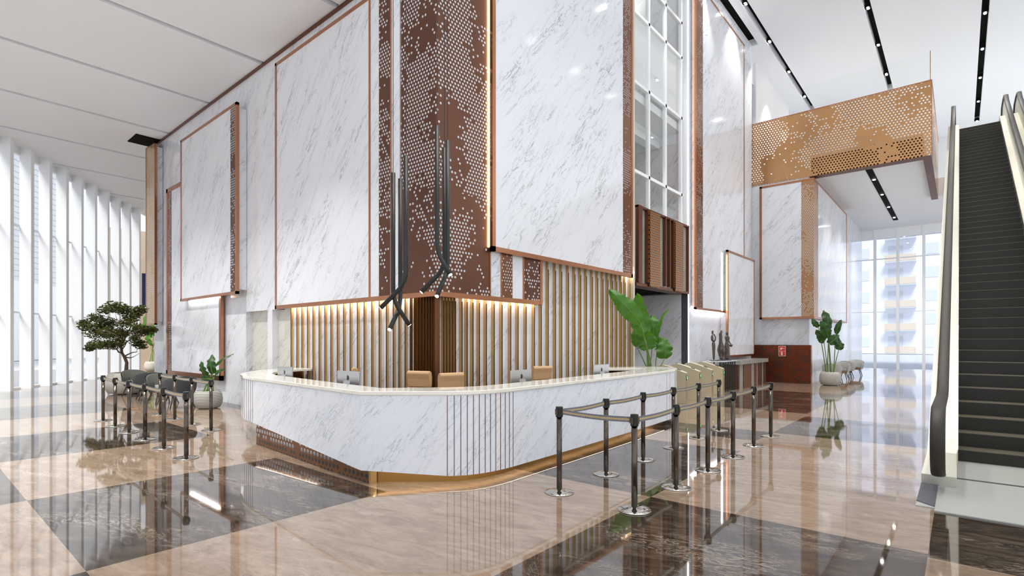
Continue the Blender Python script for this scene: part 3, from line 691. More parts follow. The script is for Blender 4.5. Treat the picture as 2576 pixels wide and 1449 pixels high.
# ------------------------------------------------------------------ office chairs (front faces local -Y)
def office_chair(x, y, rz, label):
    t = thing('office_chair', label, 'chair', (x, y, 0), rz, 'tan office chairs behind the desk')
    prof = [(.16, 1.0), (.15, 1.13), (.13, 1.22), (.15, 1.258), (.19, 1.262), (.235, 1.235), (.25, 1.15), (.24, 1.0)]
    def slab(pr, w):
        mb = MB(); n = len(pr); mb.add([(-w, a, b_) for a, b_ in pr] + [(w, a, b_) for a, b_ in pr], [(i, (i + 1) % n, n + (i + 1) % n, n + i) for i in range(n)] + [tuple(range(n))[::-1], tuple(range(n, 2 * n))]); return mb
    build('headrest', slab(prof, .205), M['leather'], t, bevel=.012)
    build('backrest', slab([(.15, .52), (.13, .7), (.155, .995), (.235, .995), (.22, .7), (.22, .52)], .21), M['leather'], t, bevel=.015)
    build('seat', MB().box(-.25, .25, -.27, .2, .44, .53), M['leather'], t, bevel=.03)
    for sx in (-1, 1):
        build('armrest', MB().tube([(sx * .27, .15, .48), (sx * .29, .14, .66), (sx * .29, -.12, .68), (sx * .27, -.15, .48)], .014, 8), M['chrome'], t, smooth=True)
    build('column', MB().lathe([(.03, .08), (.03, .44)], n=12), M['chrome'], t, smooth=True)
    b_ = build('star_base', MB().tube([(0, 0, .09), (.27, 0, .06)], .018, 8), M['chrome'], t)
    for k in range(5):
        a = 2 * PI * k / 5; c_, s_ = math.cos(a), math.sin(a)
        if k: build('star_arm', MB().tube([(0, 0, .09), (.27 * c_, .27 * s_, .06)], .018, 8), M['chrome'], t)
        build('caster', MB().lathe([(.02, 0), (.03, .012), (.03, .045), (.02, .055)], (.27 * c_, .27 * s_, .002), 10), M['rubber'], t)
    return t
office_chair(5.36, 6.62, math.radians(-70), 'tan office chair left of the dark corner profile, turned left')
office_chair(5.50, 5.76, math.radians(-14), 'tan office chair right of the dark corner profile')
office_chair(8.06, 5.98, math.radians(-22), 'tan office chair alone on the right wing, between two computers')
office_chair(5.30, 8.50, math.radians(-122), 'tan office chair mostly hidden behind the left wing computer, only its edge showing')

# ------------------------------------------------------------------ stanchions
def belt_mesh(v):
    """sagging belt from the origin head towards vector v"""
    L_ = v.length; d = v.normalized(); n = 14; mb = MB(); uv = []
    rows = []
    for i in range(n + 1):
        t = i / n; p = d * (.045 + t * (L_ - .09)); z = .932 - .014 * math.sin(PI * t); rows.append([(p.x, p.y, z - .029), (p.x, p.y, z + .029)]); uv += [(t, 0), (t, 1)]
    mb.grid(rows); mb.uv = uv; return mb
LX = [(2.83, 8.77), (2.86, 9.87), (2.89, 10.97), (2.92, 12.07), (2.95, 13.17), (2.98, 14.27)]
LX2 = [(4.02, 11.12), (4.05, 12.22), (4.07, 13.32), (4.1, 14.42)]
RX = [(4.96, 2.56), (6.04, 2.575), (7.12, 2.59), (8.2, 2.605), (9.3, 2.62), (10.4, 2.635)]
RX2 = [(4.98, 3.52), (6.06, 3.535), (7.15, 3.55), (8.26, 3.565), (9.38, 3.58), (10.46, 3.59)]
ordw = ['nearest', 'second', 'third', 'fourth', 'fifth', 'farthest']
def stanchions(P, row, extra=None):
    for i, (x, y) in enumerate(P):
        w_ = ordw[i] if i < len(P) - 1 else 'farthest'
        t = thing('stanchion', f'{w_} chrome stanchion of the {row}', 'stanchion', (x, y, 0), 0, 'belt stanchions, ' + row)
        build('base', MB().lathe([(.165, 0), (.17, .006), (.165, .012), (.10, .022), (.04, .03), (.03, .04)], n=40), M['chrome'], t, smooth=True)
        build('pole', MB().lathe([(.0315, .03), (.0315, .89)], n=24), M['nickel'], t, smooth=True)
        build('head', MB().lathe([(.040, .87), (.042, .876), (.042, .985), (.038, .99), (.0, .991)], n=40), M['headblk'], t)
        for a in (0, PI / 2, PI, -PI / 2):
            c_, s_ = math.cos(a), math.sin(a); mb = MB()
            q = [(.036, -.014), (.050, -.014), (.050, .014), (.036, .014)]
            mb.prism([(c_ * u - s_ * w2, s_ * u + c_ * w2) for u, w2 in q], .895, .96); build('belt_slot', mb, M['nickel'], t)
        if i + 1 < len(P): build('belt', belt_mesh(Vector((P[i + 1][0] - x, P[i + 1][1] - y, 0))), M['belt'], t, solid=.003)
        if i == 0 and extra: build('belt', belt_mesh(Vector((extra[0] - x, extra[1] - y, 0))), M['belt'], t, solid=.003)
stanchions(LX, 'left-hand outer row')
stanchions(LX2, 'left-hand row beside the patterned pot')
stanchions(RX, 'right-hand row nearer the escalator', RX2[0])
stanchions(RX2, 'right-hand row beside the desk')
# ------------------------------------------------------------------ turnstiles
for k, x in enumerate((14.2, 15.2, 16.2, 17.2)):
    t = thing('turnstile', ('champagne steel turnstile nearest the desk', 'second champagne steel turnstile from the desk', 'third champagne steel turnstile from the desk', 'champagne steel turnstile farthest from the desk, by the sculpture table')[k], 'turnstile', (x, 5.78, 0), 0, 'turnstiles')
    side = [(0, 0), (0, .86), (.12, .90), (.35, .985), (.55, 1.04), (.68, 1.065), (.78, 1.05), (.84, 1.02), (.86, .98), (.86, 0)]
    n = len(side); mb = MB().add([(0, a, b_) for a, b_ in side] + [(.15, a, b_) for a, b_ in side], [tuple(range(n))[::-1], tuple(range(n, 2 * n))] + [(i, (i + 1) % n, n + (i + 1) % n, n + i) for i in range(n)], 0)
    build('housing', mb, M['steel'], t, bevel=.006)
    build('end_plate', MB().box(.005, .145, -.008, .0, .01, .85), M['steel_edge'], t)
    build('reader', MB().add([(.04, .16, .925), (.11, .16, .925), (.11, .26, .962), (.04, .26, .962)], [(0, 1, 2, 3)]), M['logo'], t, solid=.012)
    build('display', MB().box(.03, .12, -.014, -.008, .66, .78), M['darkgrey'], t)
    mb = MB().add([(.05, -.016, .76), (.07, -.016, .77), (.10, -.016, .70), (.08, -.016, .69)], [(0, 1, 2, 3)]).add([(.045, -.016, .70), (.10, -.016, .675), (.10, -.016, .70)], [(0, 2, 1)]) if k == 0 else MB().add([(.10, -.016, .76), (.08, -.016, .77), (.05, -.016, .72), (.07, -.016, .70)], [(0, 3, 2, 1)]).add([(.05, -.016, .72), (.10, -.016, .675), (.075, -.016, .73)], [(0, 1, 2)])
    build('arrow', mb, M['green'], t, solid=.003)
    if k < 3:
        build('glass_wing', MB().box(.15, .56, .50, .512, .25, .98), M['glass'], t)
        build('post', MB().lathe([(.014, .0), (.014, .95)], (.20, .62, 0), 10), M['steel'], t)
# ------------------------------------------------------------------ sculpture table, sculptures, console
t = thing('side_table', 'slim table with white top and thin black bar legs holding three sculptures', 'table', (18.15, 6.1, 0))
build('table_top', MB().box(18.15, 19.6, 6.08, 6.70, 1.025, 1.055), M['marble'], t, world=True)
for x in (18.3, 18.5, 18.75, 19.0, 19.2, 19.45): build('leg', MB().box(x - .015, x + .015, 6.10, 6.13, 0, 1.025), M['matteblk'], t, world=True)
for x in (18.2, 18.9, 19.5): build('leg', MB().box(x - .015, x + .015, 6.64, 6.67, 0, 1.025), M['matteblk'], t, world=True)
def sculpt(name, x, y, label, sec, extra=None, base=.11):
    t = thing(name, label, 'sculpture', (x, y, 1.056), HEAD, 'dark bronze figures on the slim table')
    mb = MB(); pts = [(0, -cx * 1.0, z) for cx, z, _, _ in sec]; n = 16; vs = []
    for cx, z, rx, ry in sec:
        for k in range(n):
            a = 2 * PI * k / n; vs.append((ry * math.cos(a), -cx + rx * math.sin(a), z))
    m_ = len(sec); mb.add(vs, [(i * n + k, i * n + (k + 1) % n, (i + 1) * n + (k + 1) % n, (i + 1) * n + k) for i in range(m_ - 1) for k in range(n)] + [tuple(range(n))[::-1], tuple((m_ - 1) * n + k for k in range(n))])
    b_ = build('figure', mb, M['bronze'], t, smooth=True, sub=1)
    build('base', MB().box(-base, base, -base, base, 0, .02), M['logo'], t)
    for nm, pts, r in (extra or []): build(nm, MB().tube([(p[2] if len(p) > 2 else 0, -p[0], p[1]) for p in pts], r, 10), M['bronze'], t, smooth=True)
    return t
sculpt('sculpture', 18.35, 6.47, 'dark bronze sculpture of a slender standing figure, leftmost of the three',
    [(0, .02, .035, .035), (0, .2, .04, .04), (0, .4, .055, .05), (.0, .55, .065, .055), (-.02, .62, .05, .045), (0, .66, .03, .03)],
    [('torso', [(-.01, .64), (-.05, .72), (-.06, .82), (-.045, .90)], [.02, .045, .045, .025]), ('head', [(-.05, .92), (-.045, .96), (-.04, 1.02), (-.045, 1.05)], [.02, .035, .035, .015]), ('arm', [(.0, .64), (.05, .72), (.055, .82), (.02, .90), (-.03, .92)], [.02, .025, .022, .02, .015])])
sculpt('sculpture', 18.78, 6.36, 'dark bronze vessel-like sculpture with swollen belly and long neck, between the two figures',
    [(0, .02, .06, .06), (0, .12, .07, .07), (0, .25, .12, .11), (0, .36, .145, .13), (0, .46, .13, .12), (-.01, .56, .08, .08), (-.02, .66, .055, .055), (-.02, .80, .055, .05), (-.03, .93, .06, .05), (-.02, .97, .05, .05), (0, 1.0, .035, .04), (.01, 1.06, .04, .04)])
sculpt('sculpture', 19.25, 6.32, 'dark bronze sculpture of a woman holding a bowl at her hip, rightmost of the three',
    [(0, .02, .11, .10), (0, .15, .10, .09), (0, .4, .095, .085), (0, .55, .09, .08), (0, .64, .055, .05), (0, .70, .05, .045), (.0, .78, .085, .06), (0, .83, .09, .055), (0, .87, .05, .04), (0, .90, .022, .022)],
    [('head', [(0, .90), (0, .94), (.0, .99), (.0, 1.02)], [.03, .045, .045, .02]), ('arm', [(.08, .81), (.06, .70), (.10, .62), (.15, .56)], [.022, .02, .018, .016]), ('bowl', [(.10, .54), (.15, .52), (.2, .54)], [.03, .06, .02])])
t = thing('console_counter', 'counter with thick grey marble top and walnut fluted front by the red cladding', 'counter', (19.7, 6.0, 0))
build('countertop', MB().box(19.62, 23.2, 5.97, 6.6, .89, 1.03), M['marble_grey'], t, world=True)
build('carcass', MB().box(19.7, 23.1, 6.06, 6.58, 0, .89), M['copper_dark'], t, world=True)
def seg(nm, x0, x1, mt): build(nm, MB().box(x0, x1, 6.03, 6.07, .0, .89), M[mt], t, world=True)
for nm, x0, x1, mt in (('stone_panel', 19.75, 20.1, 'marble_grey'), ('wood_panel', 20.2, 21.1, 'wood'), ('stone_panel', 21.12, 21.45, 'marble_grey'), ('wood_panel', 21.5, 21.8, 'wood'), ('stone_panel', 21.82, 21.92, 'marble_grey'), ('fluted_panel', 21.97, 22.5, 'flute'), ('stone_panel', 22.55, 22.68, 'marble_grey'), ('fluted_panel', 22.75, 23.08, 'flute')): seg(nm, x0, x1, mt)
build('fluted_panel', MB().box(19.68, 19.70, 6.1, 6.32, 0, .89), M['flute'], t, world=True)
build('fluted_panel', MB().box(19.68, 19.70, 6.38, 6.58, 0, .89), M['flute'], t, world=True)

# ------------------------------------------------------------------ ceiling spotlights
SPOT_W = 620.0
n_ = 0
for row, q in enumerate((6.24, 2.71, -.75)):
    for k in range(-6, 6):
        x = 24.45 + 3.345 * k
        if x > XE[row] - .3 and row < 2: continue
        if row == 2 and k == 5: pass
        lab = f'recessed ceiling spotlight in the {("slot nearest the marble wall", "middle slot", "slot above the escalator")[row]}'
        t = thing('ceiling_spotlight', lab, 'light', (x, q, ZH + .02), 0, ('spotlights in the wall-side slot', 'spotlights in the middle slot', 'spotlights in the slot above the escalator')[row])
        build('housing', MB().lathe([(.10, 0), (.11, .02), (.11, .16), (.08, .16)], n=20), M['black'], t, smooth=False)
        for dx in (-.05, .05): build('lens', MB().lathe([(.042, -.012), (.045, 0), (.03, .01)], (dx, 0, 0), 14), M['spot'], t)
        L_ = bpy.data.lights.new('spot_lamp', 'SPOT'); L_.energy = SPOT_W; L_.spot_size = math.radians(75); L_.spot_blend = .6; L_.shadow_soft_size = .12; L_.color = (1, .96, .9)
        o = bpy.data.objects.new('spot_lamp', L_); C.objects.link(o); o.parent = t; o.location = (0, 0, -.05)
for x, y in ((24.4, 1.0),): pass
# added fill spots just below the low left ceiling, without fixtures
for k, (x, y) in enumerate([(x, y) for y in [9.97 + 3.49 * q_ for q_ in range(7)] for x in (-3.2, -.2, 2.6)]):
    if x < 2.74 + (y - 25.17) * .714 + .8: continue
    L_ = bpy.data.lights.new('fill_lamp', 'SPOT'); L_.energy = 1050; L_.spot_size = math.radians(88); L_.spot_blend = .6; L_.shadow_soft_size = .1; L_.color = (1, .97, .92)
    o = bpy.data.objects.new('fill_lamp', L_); C.objects.link(o); o.location = (x, y, ZL - .03)
# ------------------------------------------------------------------ pendant lamps
def pix(u, v, d):      # point at viewing depth d (used once to read positions off the plan)
    l = (u - CU) / F_PX; return Vector((d * (ca + sa * l), d * (sa - ca * l), EYE + d * (HV - v) / F_PX))
def pendant(label, top, bend, end, d, de, r=.030):
    a = pix(*top, d); b_ = Vector((a.x, a.y, pix(*bend, d).z)); e = pix(*end, d + de)
    t = thing('pendant_lamp', label, 'light', (a.x, a.y, ZH))
    up = b_ + Vector((0, 0, .16)); dn = b_ + (e - b_).normalized() * .16
    pts = [a, up] + [(up * (1 - k) ** 2 + b_ * 2 * k * (1 - k) + dn * k * k) for k in (.2, .4, .6, .8)] + [dn, e]
    build('tube', MB().tube(pts, r, 16), M['matteblk'], t, smooth=True, world=True)
    dr = (e - b_).normalized(); build('lamp_end', MB().tube([e - dr * .005, e + dr * .004], r * .82, 16), M['lamp'], t, world=True)
    build('cable', MB().tube([a, (a.x, a.y, ZH)], .0045, 6), M['matteblk'], t, world=True)
    build('canopy', MB().lathe([(.05, -.04), (.05, 0)], (a.x, a.y, ZH), 12), M['matteblk'], t, world=True)
pendant('black tube pendant with its end bent down to the right, left cluster', (989, 435), (989, 756), (1030, 818), 7.0, .1)
pendant('black tube pendant hanging behind in the left cluster, end bent down to the left', (1007, 450), (1007, 770), (980, 829), 7.2, -.3)
pendant('black tube pendant with its end bent furthest left, left cluster', (1021, 392), (1021, 712), (958, 774), 6.9, .1)
pendant('tallest black tube pendant, end bent down to the right, right cluster', (1099.5, 317), (1099.5, 636), (1133, 691), 6.9, -.1)
pendant('black tube pendant with its long end bent left, right cluster', (1118, 373), (1118, 675), (1060, 735), 7.15, -.1)
pendant('black tube pendant with its end bent steeply down, right cluster', (1126, 354), (1126, 680), (1099, 745), 7.0, -.3)

# ------------------------------------------------------------------ plants
def leaf(base, tip, width, yaw=0.0, droop=.15, fold=.12, wave=.03, seed=0):
    """banana-type leaf from base to tip; face turned by yaw about its own axis (0 = facing the hall)"""
    rnd = random.Random(seed); base, tip = Vector(base), Vector(tip); ax = (tip - base); L_ = ax.length; ax.normalize()
    s0 = ax.cross(-FW)
    if s0.length < .1: s0 = RT.copy()
    s0.normalize(); nrm = s0.cross(ax).normalized()
    side = s0 * math.cos(yaw) + nrm * math.sin(yaw); nn = side.cross(ax).normalized()
    if nn.z < 0 and abs(yaw) < .1: nn = -nn
    rows = []; nt, ns = 22, 8; ph = rnd.random() * 6
    for i in range(nt + 1):
        t = i / nt; w = width * .57 * (max(0.0, math.sin(PI * min(1, t * .97 + .03) ** .85)) ** .55) * (1 - .18 * t)
        c_ = base + ax * (L_ * t) + nn * (droop * L_ * math.sin(PI * t)); row = []
        cut = rnd.random() < .10 and 3 < i < 19
        for j in range(ns + 1):
            q = j / ns * 2 - 1; ww = w * (.80 if cut and abs(q) > .9 else 1)
            off = nn * (-abs(q) ** 1.3 * fold * width + wave * abs(q) * width * 3 * math.sin(ph + t * 19 + (2 if q > 0 else 0)))
            row.append(c_ + side * (q * ww) + off)
        rows.append(row)
    mb = MB().grid(rows)
    rib = [base + ax * (L_ * i / 10) + nn * (droop * L_ * math.sin(PI * i / 10) + .004) for i in range(11)]
    return mb, rib
def banana(name, label, px_pot, d, pot, leaves, mat='leaf', group=None, potm='stone'):
    """leaves: (base px, tip px, width m, yaw, depth shift)"""
    c_ = pix(px_pot, HV, d); t = thing(name, label, 'plant', (c_.x, c_.y, 0))
    pr, ph = pot
    prof = [(pr * .55, 0), (pr * .82, .03), (pr * .97, ph * .3), (pr, ph * .52), (pr * .94, ph * .8), (pr * .80, ph), (pr * .74, ph), (pr * .76, ph - .05)]
    build('pot', MB().lathe(prof, n=40), M[potm], t, smooth=True)
    build('soil', MB().lathe([(.0, ph - .06), (pr * .76, ph - .055)], n=24), M['soil'], t)
    for i, (b0, t0, w, yaw, dd) in enumerate(leaves):
        b_, e = pix(*b0, d + dd), pix(*t0, d + dd + .12 * (-1) ** i); o = Vector((c_.x, c_.y, 0))
        mb, rib = leaf(b_ - o, e - o, w, yaw, seed=i + int(px_pot))
        lf = build('leaf', mb, M[mat], t, smooth=True)
        build('midrib', MB().tube(rib, [.010 * (1 - k / 12) for k in range(11)], 6), M['stem'], lf, smooth=True)
        a = 2 * PI * i / max(1, len(leaves)); st = Vector((math.cos(a) * pr * .35, math.sin(a) * pr * .35, ph - .05)); m_ = (st * .45 + (b_ - o) * .55); m_.z = (st.z + (b_ - o).z) / 2; m_.x = st.x * .6 + (b_ - o).x * .4; m_.y = st.y * .6 + (b_ - o).y * .4
        pts = [st * (1 - k) ** 2 + m_ * 2 * k * (1 - k) + (b_ - o) * k * k for k in [q / 8 for q in range(9)]]
        build('stem', MB().tube(pts, [.020 - .001 * k for k in range(9)], 8), M['stem'], t, smooth=True)
    return t
banana('banana_plant', 'large bright green banana plant between the gold fins and the turnstiles', 1640, 13.9, (.34, .45),
    [((1612, 812), (1532, 728), .42, .1, -1.0), ((1626, 838), (1602, 737), .40, 0, -.3), ((1644, 846), (1641, 792), .36, .2, .3), ((1628, 880), (1626, 832), .50, 0, -.35),
     ((1672, 902), (1666, 846), .46, -.15, 0), ((1653, 880), (1680, 776), .20, 1.25, .1), ((1602, 872), (1600, 822), .26, .6, -.1), ((1622, 850), (1585, 790), .22, .9, -.5)], potm='stone')
banana('banana_plant', 'dark green banana plant in a rough stone bowl at the far wall corner', 2088, 20.7, (.375, .53),
    [((2081, 833), (2073, 780), .40, 0, .1), ((2084, 850), (2066, 808), .36, .3, -.15), ((2059, 823), (2042, 802), .22, .8, 0), ((2073, 862), (2053, 830), .32, .2, .1),
     ((2086, 864), (2112, 842), .36, .2, -.2), ((2103, 840), (2116, 804), .22, .8, .1), ((2110, 880), (2112, 854), .38, 0, 0)], 'leafdk')
banana('potted_plant', 'small dark banana plant in a black and white zigzag woven pot by the left wall', 524, 13.65, (.335, .46),
    [((535, 940), (533, 892), .24, 0, 0), ((521, 946), (505, 910), .20, .3, -.1), ((532, 942), (587, 890), .17, .9, .1), ((540, 948), (564, 927), .14, .7, -.1), ((530, 952), (505, 950), .16, .4, -.2)], 'leafdk', potm='zig')
banana('banana_plant', 'banana plant in a pale stone pot beyond the end of the left marble wall', 384, 30.5, (.42, .55),
    [((378, 850), (365, 790), .5, .4, 0), ((386, 845), (384, 780), .5, 0, .2), ((392, 850), (402, 800), .5, .2, 0), ((380, 870), (370, 836), .4, .3, -.2)], 'leaf')
# tree
def tree():
    d = 17.4; c_ = pix(318, HV, d); O = Vector((c_.x, c_.y, 0)); t = thing('potted_tree', 'gnarled small leafy tree in a boulder-like stone pot behind the lounge chairs', 'tree', tuple(O)); rnd = random.Random(5)
    build('pot', MB().lathe([(.30, 0), (.5, .05), (.60, .22), (.60, .42), (.52, .62), (.44, .70), (.40, .70), (.40, .64)], n=36), M['stone'], t, smooth=True)
    build('soil', MB().lathe([(0, .62), (.42, .63)], n=20), M['soil'], t)
    P = lambda u, v, dd=0: pix(u, v, d + dd) - O
    mb = MB(); trunk = [Vector((0, 0, .6)), P(318, 925), P(319, 912), P(313, 898), P(307, 888, .1), P(305, 870, .1)]
    mb.tube(trunk, [.07, .055, .048, .044, .038, .034], 10)
    K = P(307, 888, .1); K2 = P(305, 870, .1); ends = []
    for pts in ([K2, P(309, 845), P(303, 815, -.2), P(290, 790, -.4)], [K2, P(318, 842, .2), P(330, 820, .3), P(345, 800, .2), P(352, 775)], [K, P(295, 880, -.3), P(270, 868, -.6), P(240, 868, -.5)],
                [K2, P(298, 850, -.5), P(275, 835, -.7), P(240, 828, -.4), P(215, 822)], [K2, P(322, 858, .4), P(345, 845, .6), P(370, 838, .5)], [P(313, 898), P(325, 890, .2), P(345, 885, .3), P(352, 872, .2)],
                [P(305, 815, -.1), P(318, 795, .3), P(325, 775, .4)], [P(303, 815, -.2), P(280, 800, .2), P(255, 795, .3)], [P(309, 845), P(300, 825, .7), P(280, 815, 1.0)], [P(318, 842), P(335, 838, -.6), P(355, 828, -.8)],
                [K, P(314, 870, .1), P(317, 855, -.2)], [P(313, 898), P(330, 900, .1), P(352, 888, .1)]):
        q = [pts[0]]
        for a, b_ in zip(pts, pts[1:]): q += [(a + b_) / 2 + Vector((rnd.uniform(-.04, .04), rnd.uniform(-.04, .04), rnd.uniform(-.03, .03))), b_]
        mb.tube(q, [.026 * (1 - .85 * i / (len(q) - 1)) for i in range(len(q))], 7); ends += q[2:]
    build('trunk', mb, M['bark'], t, smooth=True)
    cl = [(250, 835, .0, .55), (225, 822, -.1, .38), (285, 838, -.3, .5), (270, 812, .2, .42), (305, 840, .5, .35), (290, 772, -.2, .42), (315, 782, .3, .40), (268, 780, .0, .30), (243, 800, .3, .34), (330, 800, .2, .30), (352, 778, .1, .30), (345, 790, .0, .22), (240, 868, -.3, .36), (262, 866, -.5, .34), (285, 870, -.3, .32), (225, 878, -.3, .2),
          (352, 835, .3, .38), (372, 830, .4, .34), (348, 862, .2, .30), (356, 872, .2, .22), (338, 850, -.3, .2), (210, 812, 0, .24), (388, 830, .4, .16), (320, 812, -.3, .34), (300, 860, -.4, .25), (347, 822, -.5, .22)]
    mb = MB()
    for u, v, dd, r in cl:
        c0 = P(u, v, dd)
        for _ in range(int(2500 * r * r) + 50):
            w = Vector((rnd.gauss(0, 1), rnd.gauss(0, 1), rnd.gauss(0, 1))).normalized() * (r * .86 * rnd.random() ** .5); w.z *= .55; p = c0 + w
            a = Vector((rnd.uniform(-1, 1), rnd.uniform(-1, 1), rnd.uniform(-.6, .6))).normalized(); b_ = a.cross(Vector((rnd.uniform(-1, 1), rnd.uniform(-1, 1), 1))).normalized(); s_ = rnd.uniform(.026, .05)
            mb.add([p - a * s_, p + b_ * s_ * .7, p + a * s_, p - b_ * s_ * .7], [(0, 1, 2, 3)])
    build('foliage', mb, M['treeleaf'], t)
tree()

# ------------------------------------------------------------------ lounge chairs (open side faces local -Y)
def lounge(x, y, rz, label, outm, inm, group, z=0):
    t = thing('lounge_chair', label, 'chair', (x, y, z), rz, group)
    if outm == 'fabric_blk': t.scale = (1.1, 1.1, 1.04)
    n = 28; oi, ii = [], []
    for k in range(n + 1):
        a = math.radians(-38 + 256 * k / n); s_ = max(0, math.sin(a)); h = .60 + .20 * max(0, math.sin(a)) ** .7 if a > 0 and a < PI else .60 + .0 * a
        e = 1 + .05; X_, Y_ = .36 * math.cos(a), .34 * math.sin(a)
        oi.append([(X_ * .84, Y_ * .84, .33), (X_ * .97, Y_ * .97, .45), (X_ * 1.04, Y_ * 1.06, h - .02), (X_ * 1.02, Y_ * 1.04, h)])
        ii.append([(X_ * .98, Y_ * 1.0, h), (X_ * .90, Y_ * .92, h - .01), (X_ * .82, Y_ * .83, .46), (X_ * .78, Y_ * .78, .42)])
    mo = MB().grid(oi); build('outer_shell', mo, M[outm], t, smooth=True)
    mi_ = MB().grid(ii)
    for row in (0, n): mi_.add([*oi[row], *ii[row]], [(0, 1, 2, 3, 4, 5, 6, 7)])
    build('inner_shell', mi_, M[inm], t, smooth=True)
    prof = [(.24, .36), (.295, .38), (.31, .43), (.29, .475), (.2, .495), (0, .50)]
    build('seat_cushion', MB().lathe(prof, (0, -.01, 0), 28, ex=(1, .95)), M['cushion'], t, smooth=True)
    build('seat_base', MB().lathe([(.20, .30), (.25, .32), (.27, .36)], (0, -.02, 0), 24), M['wooden'], t, smooth=True)
    for sx in (-1, 1):
        for sy in (-1, 1): build('leg', MB().tube([(sx * .17, sy * .17, .32), (sx * .26, sy * .27, .0)], [.020, .012], 8), M['legdark'], t, smooth=True)
    return t
lounge(4.98, 19.75, math.radians(10), 'charcoal lounge chair farthest back, its seat facing the hall', 'fabric_blk', 'fabric_in', 'charcoal lounge chairs')
lounge(4.92, 18.3, math.radians(172), 'charcoal lounge chair seen from behind, second from the tree', 'fabric_blk', 'fabric_in', 'charcoal lounge chairs')
lounge(4.88, 16.95, math.radians(5), 'charcoal lounge chair with visible olive-grey seat, third from the tree', 'fabric_blk', 'fabric_in', 'charcoal lounge chairs')
lounge(4.85, 15.55, math.radians(178), 'charcoal lounge chair seen from behind, nearest the zigzag pot', 'fabric_blk', 'fabric_in', 'charcoal lounge chairs')
lounge(25.6, 4.1, math.radians(90), 'light grey lounge chair seen from behind, next to the stone bowl plant', 'fabric_lt', 'fabric_lt', 'light grey lounge chairs')
lounge(27.5, 4.05, math.radians(-90), 'light grey lounge chair with open seat, second from the stone bowl plant', 'fabric_lt', 'fabric_lt', 'light grey lounge chairs')
lounge(29.3, 4.1, math.radians(90), 'light grey lounge chair seen from behind, third from the stone bowl plant', 'fabric_lt', 'fabric_lt', 'light grey lounge chairs')
lounge(31.3, 4.0, math.radians(-90), 'light grey lounge chair farthest from the stone bowl plant', 'fabric_lt', 'fabric_lt', 'light grey lounge chairs')

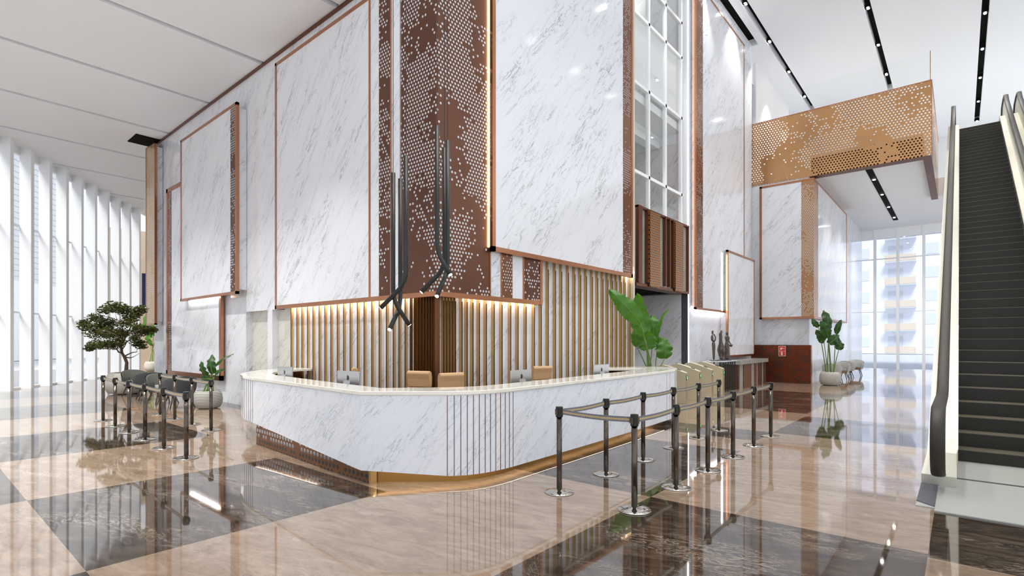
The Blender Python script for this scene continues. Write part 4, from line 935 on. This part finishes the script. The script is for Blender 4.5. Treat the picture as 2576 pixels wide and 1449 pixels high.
# ------------------------------------------------------------------ escalators
def escalator(oy, label, nsteps, first):
    t = thing('escalator', label, 'escalator', (8.1, -.57 + oy, 0), 0, 'escalators')
    TAN = .2 / .346; X1, Z1, TR, RI = 9.95, .0, .346, .2
    for k in range(nsteps):
        x, z = X1 + TR * k, RI * k
        o = build('step', MB().box(x - .004, x + .012, -1.15 + oy, .03 + oy, z + .176, z + .186, 0).box(x + .012, x + TR + .02, -1.15 + oy, .03 + oy, z + .16, z + .185, 0).box(x, x + .012, -1.15 + oy, .03 + oy, z - .02, z + .184, 1), [M['step'], M['riser']], t, world=True)
    ztop = RI * nsteps; xtop = X1 + TR * nsteps
    if first: 
        pass
    build('landing_plate', MB().box(8.72, 9.97, -1.15 + oy, .03 + oy, .002, .02), M['plate'], t, world=True)
    build('comb_strip', MB().box(8.66, 8.72, -1.15 + oy, .03 + oy, .0, .012), M['riser'], t, world=True)
    build('upper_landing', MB().box(xtop, xtop + 5.0, -1.5 + oy, .36 + oy, ztop - .35, ztop - .03), M['plate'], t, world=True)
    # truss under the steps
    side = [(8.15, 0), (8.15, .13), (9.7, .16), (X1 + .1, .33), (xtop, ztop + .28), (xtop + 1.2, ztop + .28), (xtop + 1.2, ztop - .9), (xtop, ztop - .9), (10.9, 0)]
    for y0, y1, ys in ((.03, .36, .195), (-1.48, -1.15, -1.315)):
        y0 += oy; y1 += oy; ys += oy; n = len(side)
        mb = MB().add([(a, y0, b_) for a, b_ in side] + [(a, y1, b_) for a, b_ in side], [tuple(range(n)), tuple(range(n, 2 * n))[::-1]] + [(i, n + i, n + (i + 1) % n, (i + 1) % n) for i in range(n)])
        build('deck', mb, M['balus'], t, world=True)
        ins_ = y0 - .004 if ys > -.5 + oy else y1 + .004
        sk = [(8.75, .02), (8.75, .14), (9.8, .2), (X1 + .1, .36), (xtop, ztop + .31), (xtop + 1.1, ztop + .31), (xtop + 1.1, ztop), (xtop, ztop), (X1, .02)]
        build('skirt', MB().add([(a, ins_, b_) for a, b_ in sk], [tuple(range(len(sk)))]), M['skirt'], t, world=True, solid=.012)
        build('newel_base', MB().box(8.13, 8.16, y0, y1, 0, .13), M['skirt'], t, world=True)
        # balustrade panel
        r = .40; cx, cz = 8.08, .56
        up = lambda x: .96 if x < 9.9 else .96 + (x - 9.9) * TAN
        prof = [(cx - r * math.sin(a), cz - r * math.cos(a)) for a in [PI * i / 12 for i in range(13)]]
        railx = [(9.3, .96), (9.75, .965), (10.05, 1.03), (10.4, 1.22)]
        xt_ = xtop + .4; railt = [(xtop - .6, 1.22 + (xtop - 1.0 - 10.0) * TAN), (xtop - .1, ztop + 1.0), (xtop + .5, ztop + 1.06), (xtop + 1.2, ztop + 1.06)]
        endp = [(xtop + 1.2 + r * math.sin(a), ztop + .66 + r * math.cos(a)) for a in [PI * i / 10 for i in range(1, 11)]]
        path = prof + railx + railt + endp
        body = [(8.2, .14)] + [(p[0] + .02, p[1]) for p in prof[1:]] + railx + railt + endp[:-2] + [(xtop + 1.2, ztop + .25), (xtop, ztop + .25), (X1 + .1, .3), (9.7, .15)]
        build('balustrade', MB().add([(a, ys, b_) for a, b_ in body], [tuple(range(len(body)))]), M['balus'], t, world=True, solid=.05)
        pts = [(a, b_) for a, b_ in path]; w2, h2 = .072, .028; rows = []
        for i, (a, b_) in enumerate(pts):
            p0, p1 = pts[max(0, i - 1)], pts[min(len(pts) - 1, i + 1)]; v = Vector((p1[0] - p0[0], 0, p1[1] - p0[1])).normalized(); nn = Vector((-v.z, 0, v.x))
            row = []
            for k in range(13):
                th = 2 * PI * k / 12; row.append(Vector((a, ys, b_)) + Vector((0, w2 * math.cos(th) * (1 if abs(math.cos(th)) < .9 else .97), 0)) + nn * (h2 * math.sin(th)))
            rows.append(row)
        build('handrail', MB().grid(rows), M['rubber'], t, world=True, smooth=True)
    return t
escalator(0, 'long escalator with black ribbed steps rising at the right edge, its left rail complete', 50, True)
escalator(-1.87, 'second escalator beyond the first, only its upper handrail in view', 50, False)
t = thing('floor_plate', 'grey metal floor plate in front of the escalator', 'floor plate', (7.7, -.5, 0))
build('plate', MB().box(6.9, 8.66, -4, .20, .001, .014).box(7.02, 7.2, .2, .36, .001, .012), M['plate'], t, world=True)
build('grating', MB().prism([(7.05, .2), (7.2, .36), (8.14, .36), (8.14, .2)], .001, .02), M['darkgrey'], t, world=True)
# added fill spots under the mezzanine, most at its slot, and in the recess
for x, y, z, e in ((27, 2.78, 8.55, 500), (30, 2.78, 8.55, 500), (33, 2.78, 8.55, 500), (36, 2.78, 8.55, 500), (35, -1.5, 8.55, 500), (15.0, 8.2, 3.3, 140), (15, 8.3, 8.3, 160)):
    L_ = bpy.data.lights.new('fill_lamp', 'SPOT'); L_.energy = e; L_.spot_size = math.radians(110); L_.spot_blend = .7; L_.shadow_soft_size = .1; L_.color = (1, .97, .92)
    o = bpy.data.objects.new('fill_lamp', L_); C.objects.link(o); o.location = (x, y, z)
for k, x in enumerate((27, 30, 33, 36)):
    t = tag(build('ceiling_spotlight', MB().lathe([(.05, -.02), (.055, 0)], (x, 2.78, 8.585), 14), M['spot']), 'small spotlight in the black slot under the mezzanine ceiling', 'light', 'spotlights under the mezzanine')
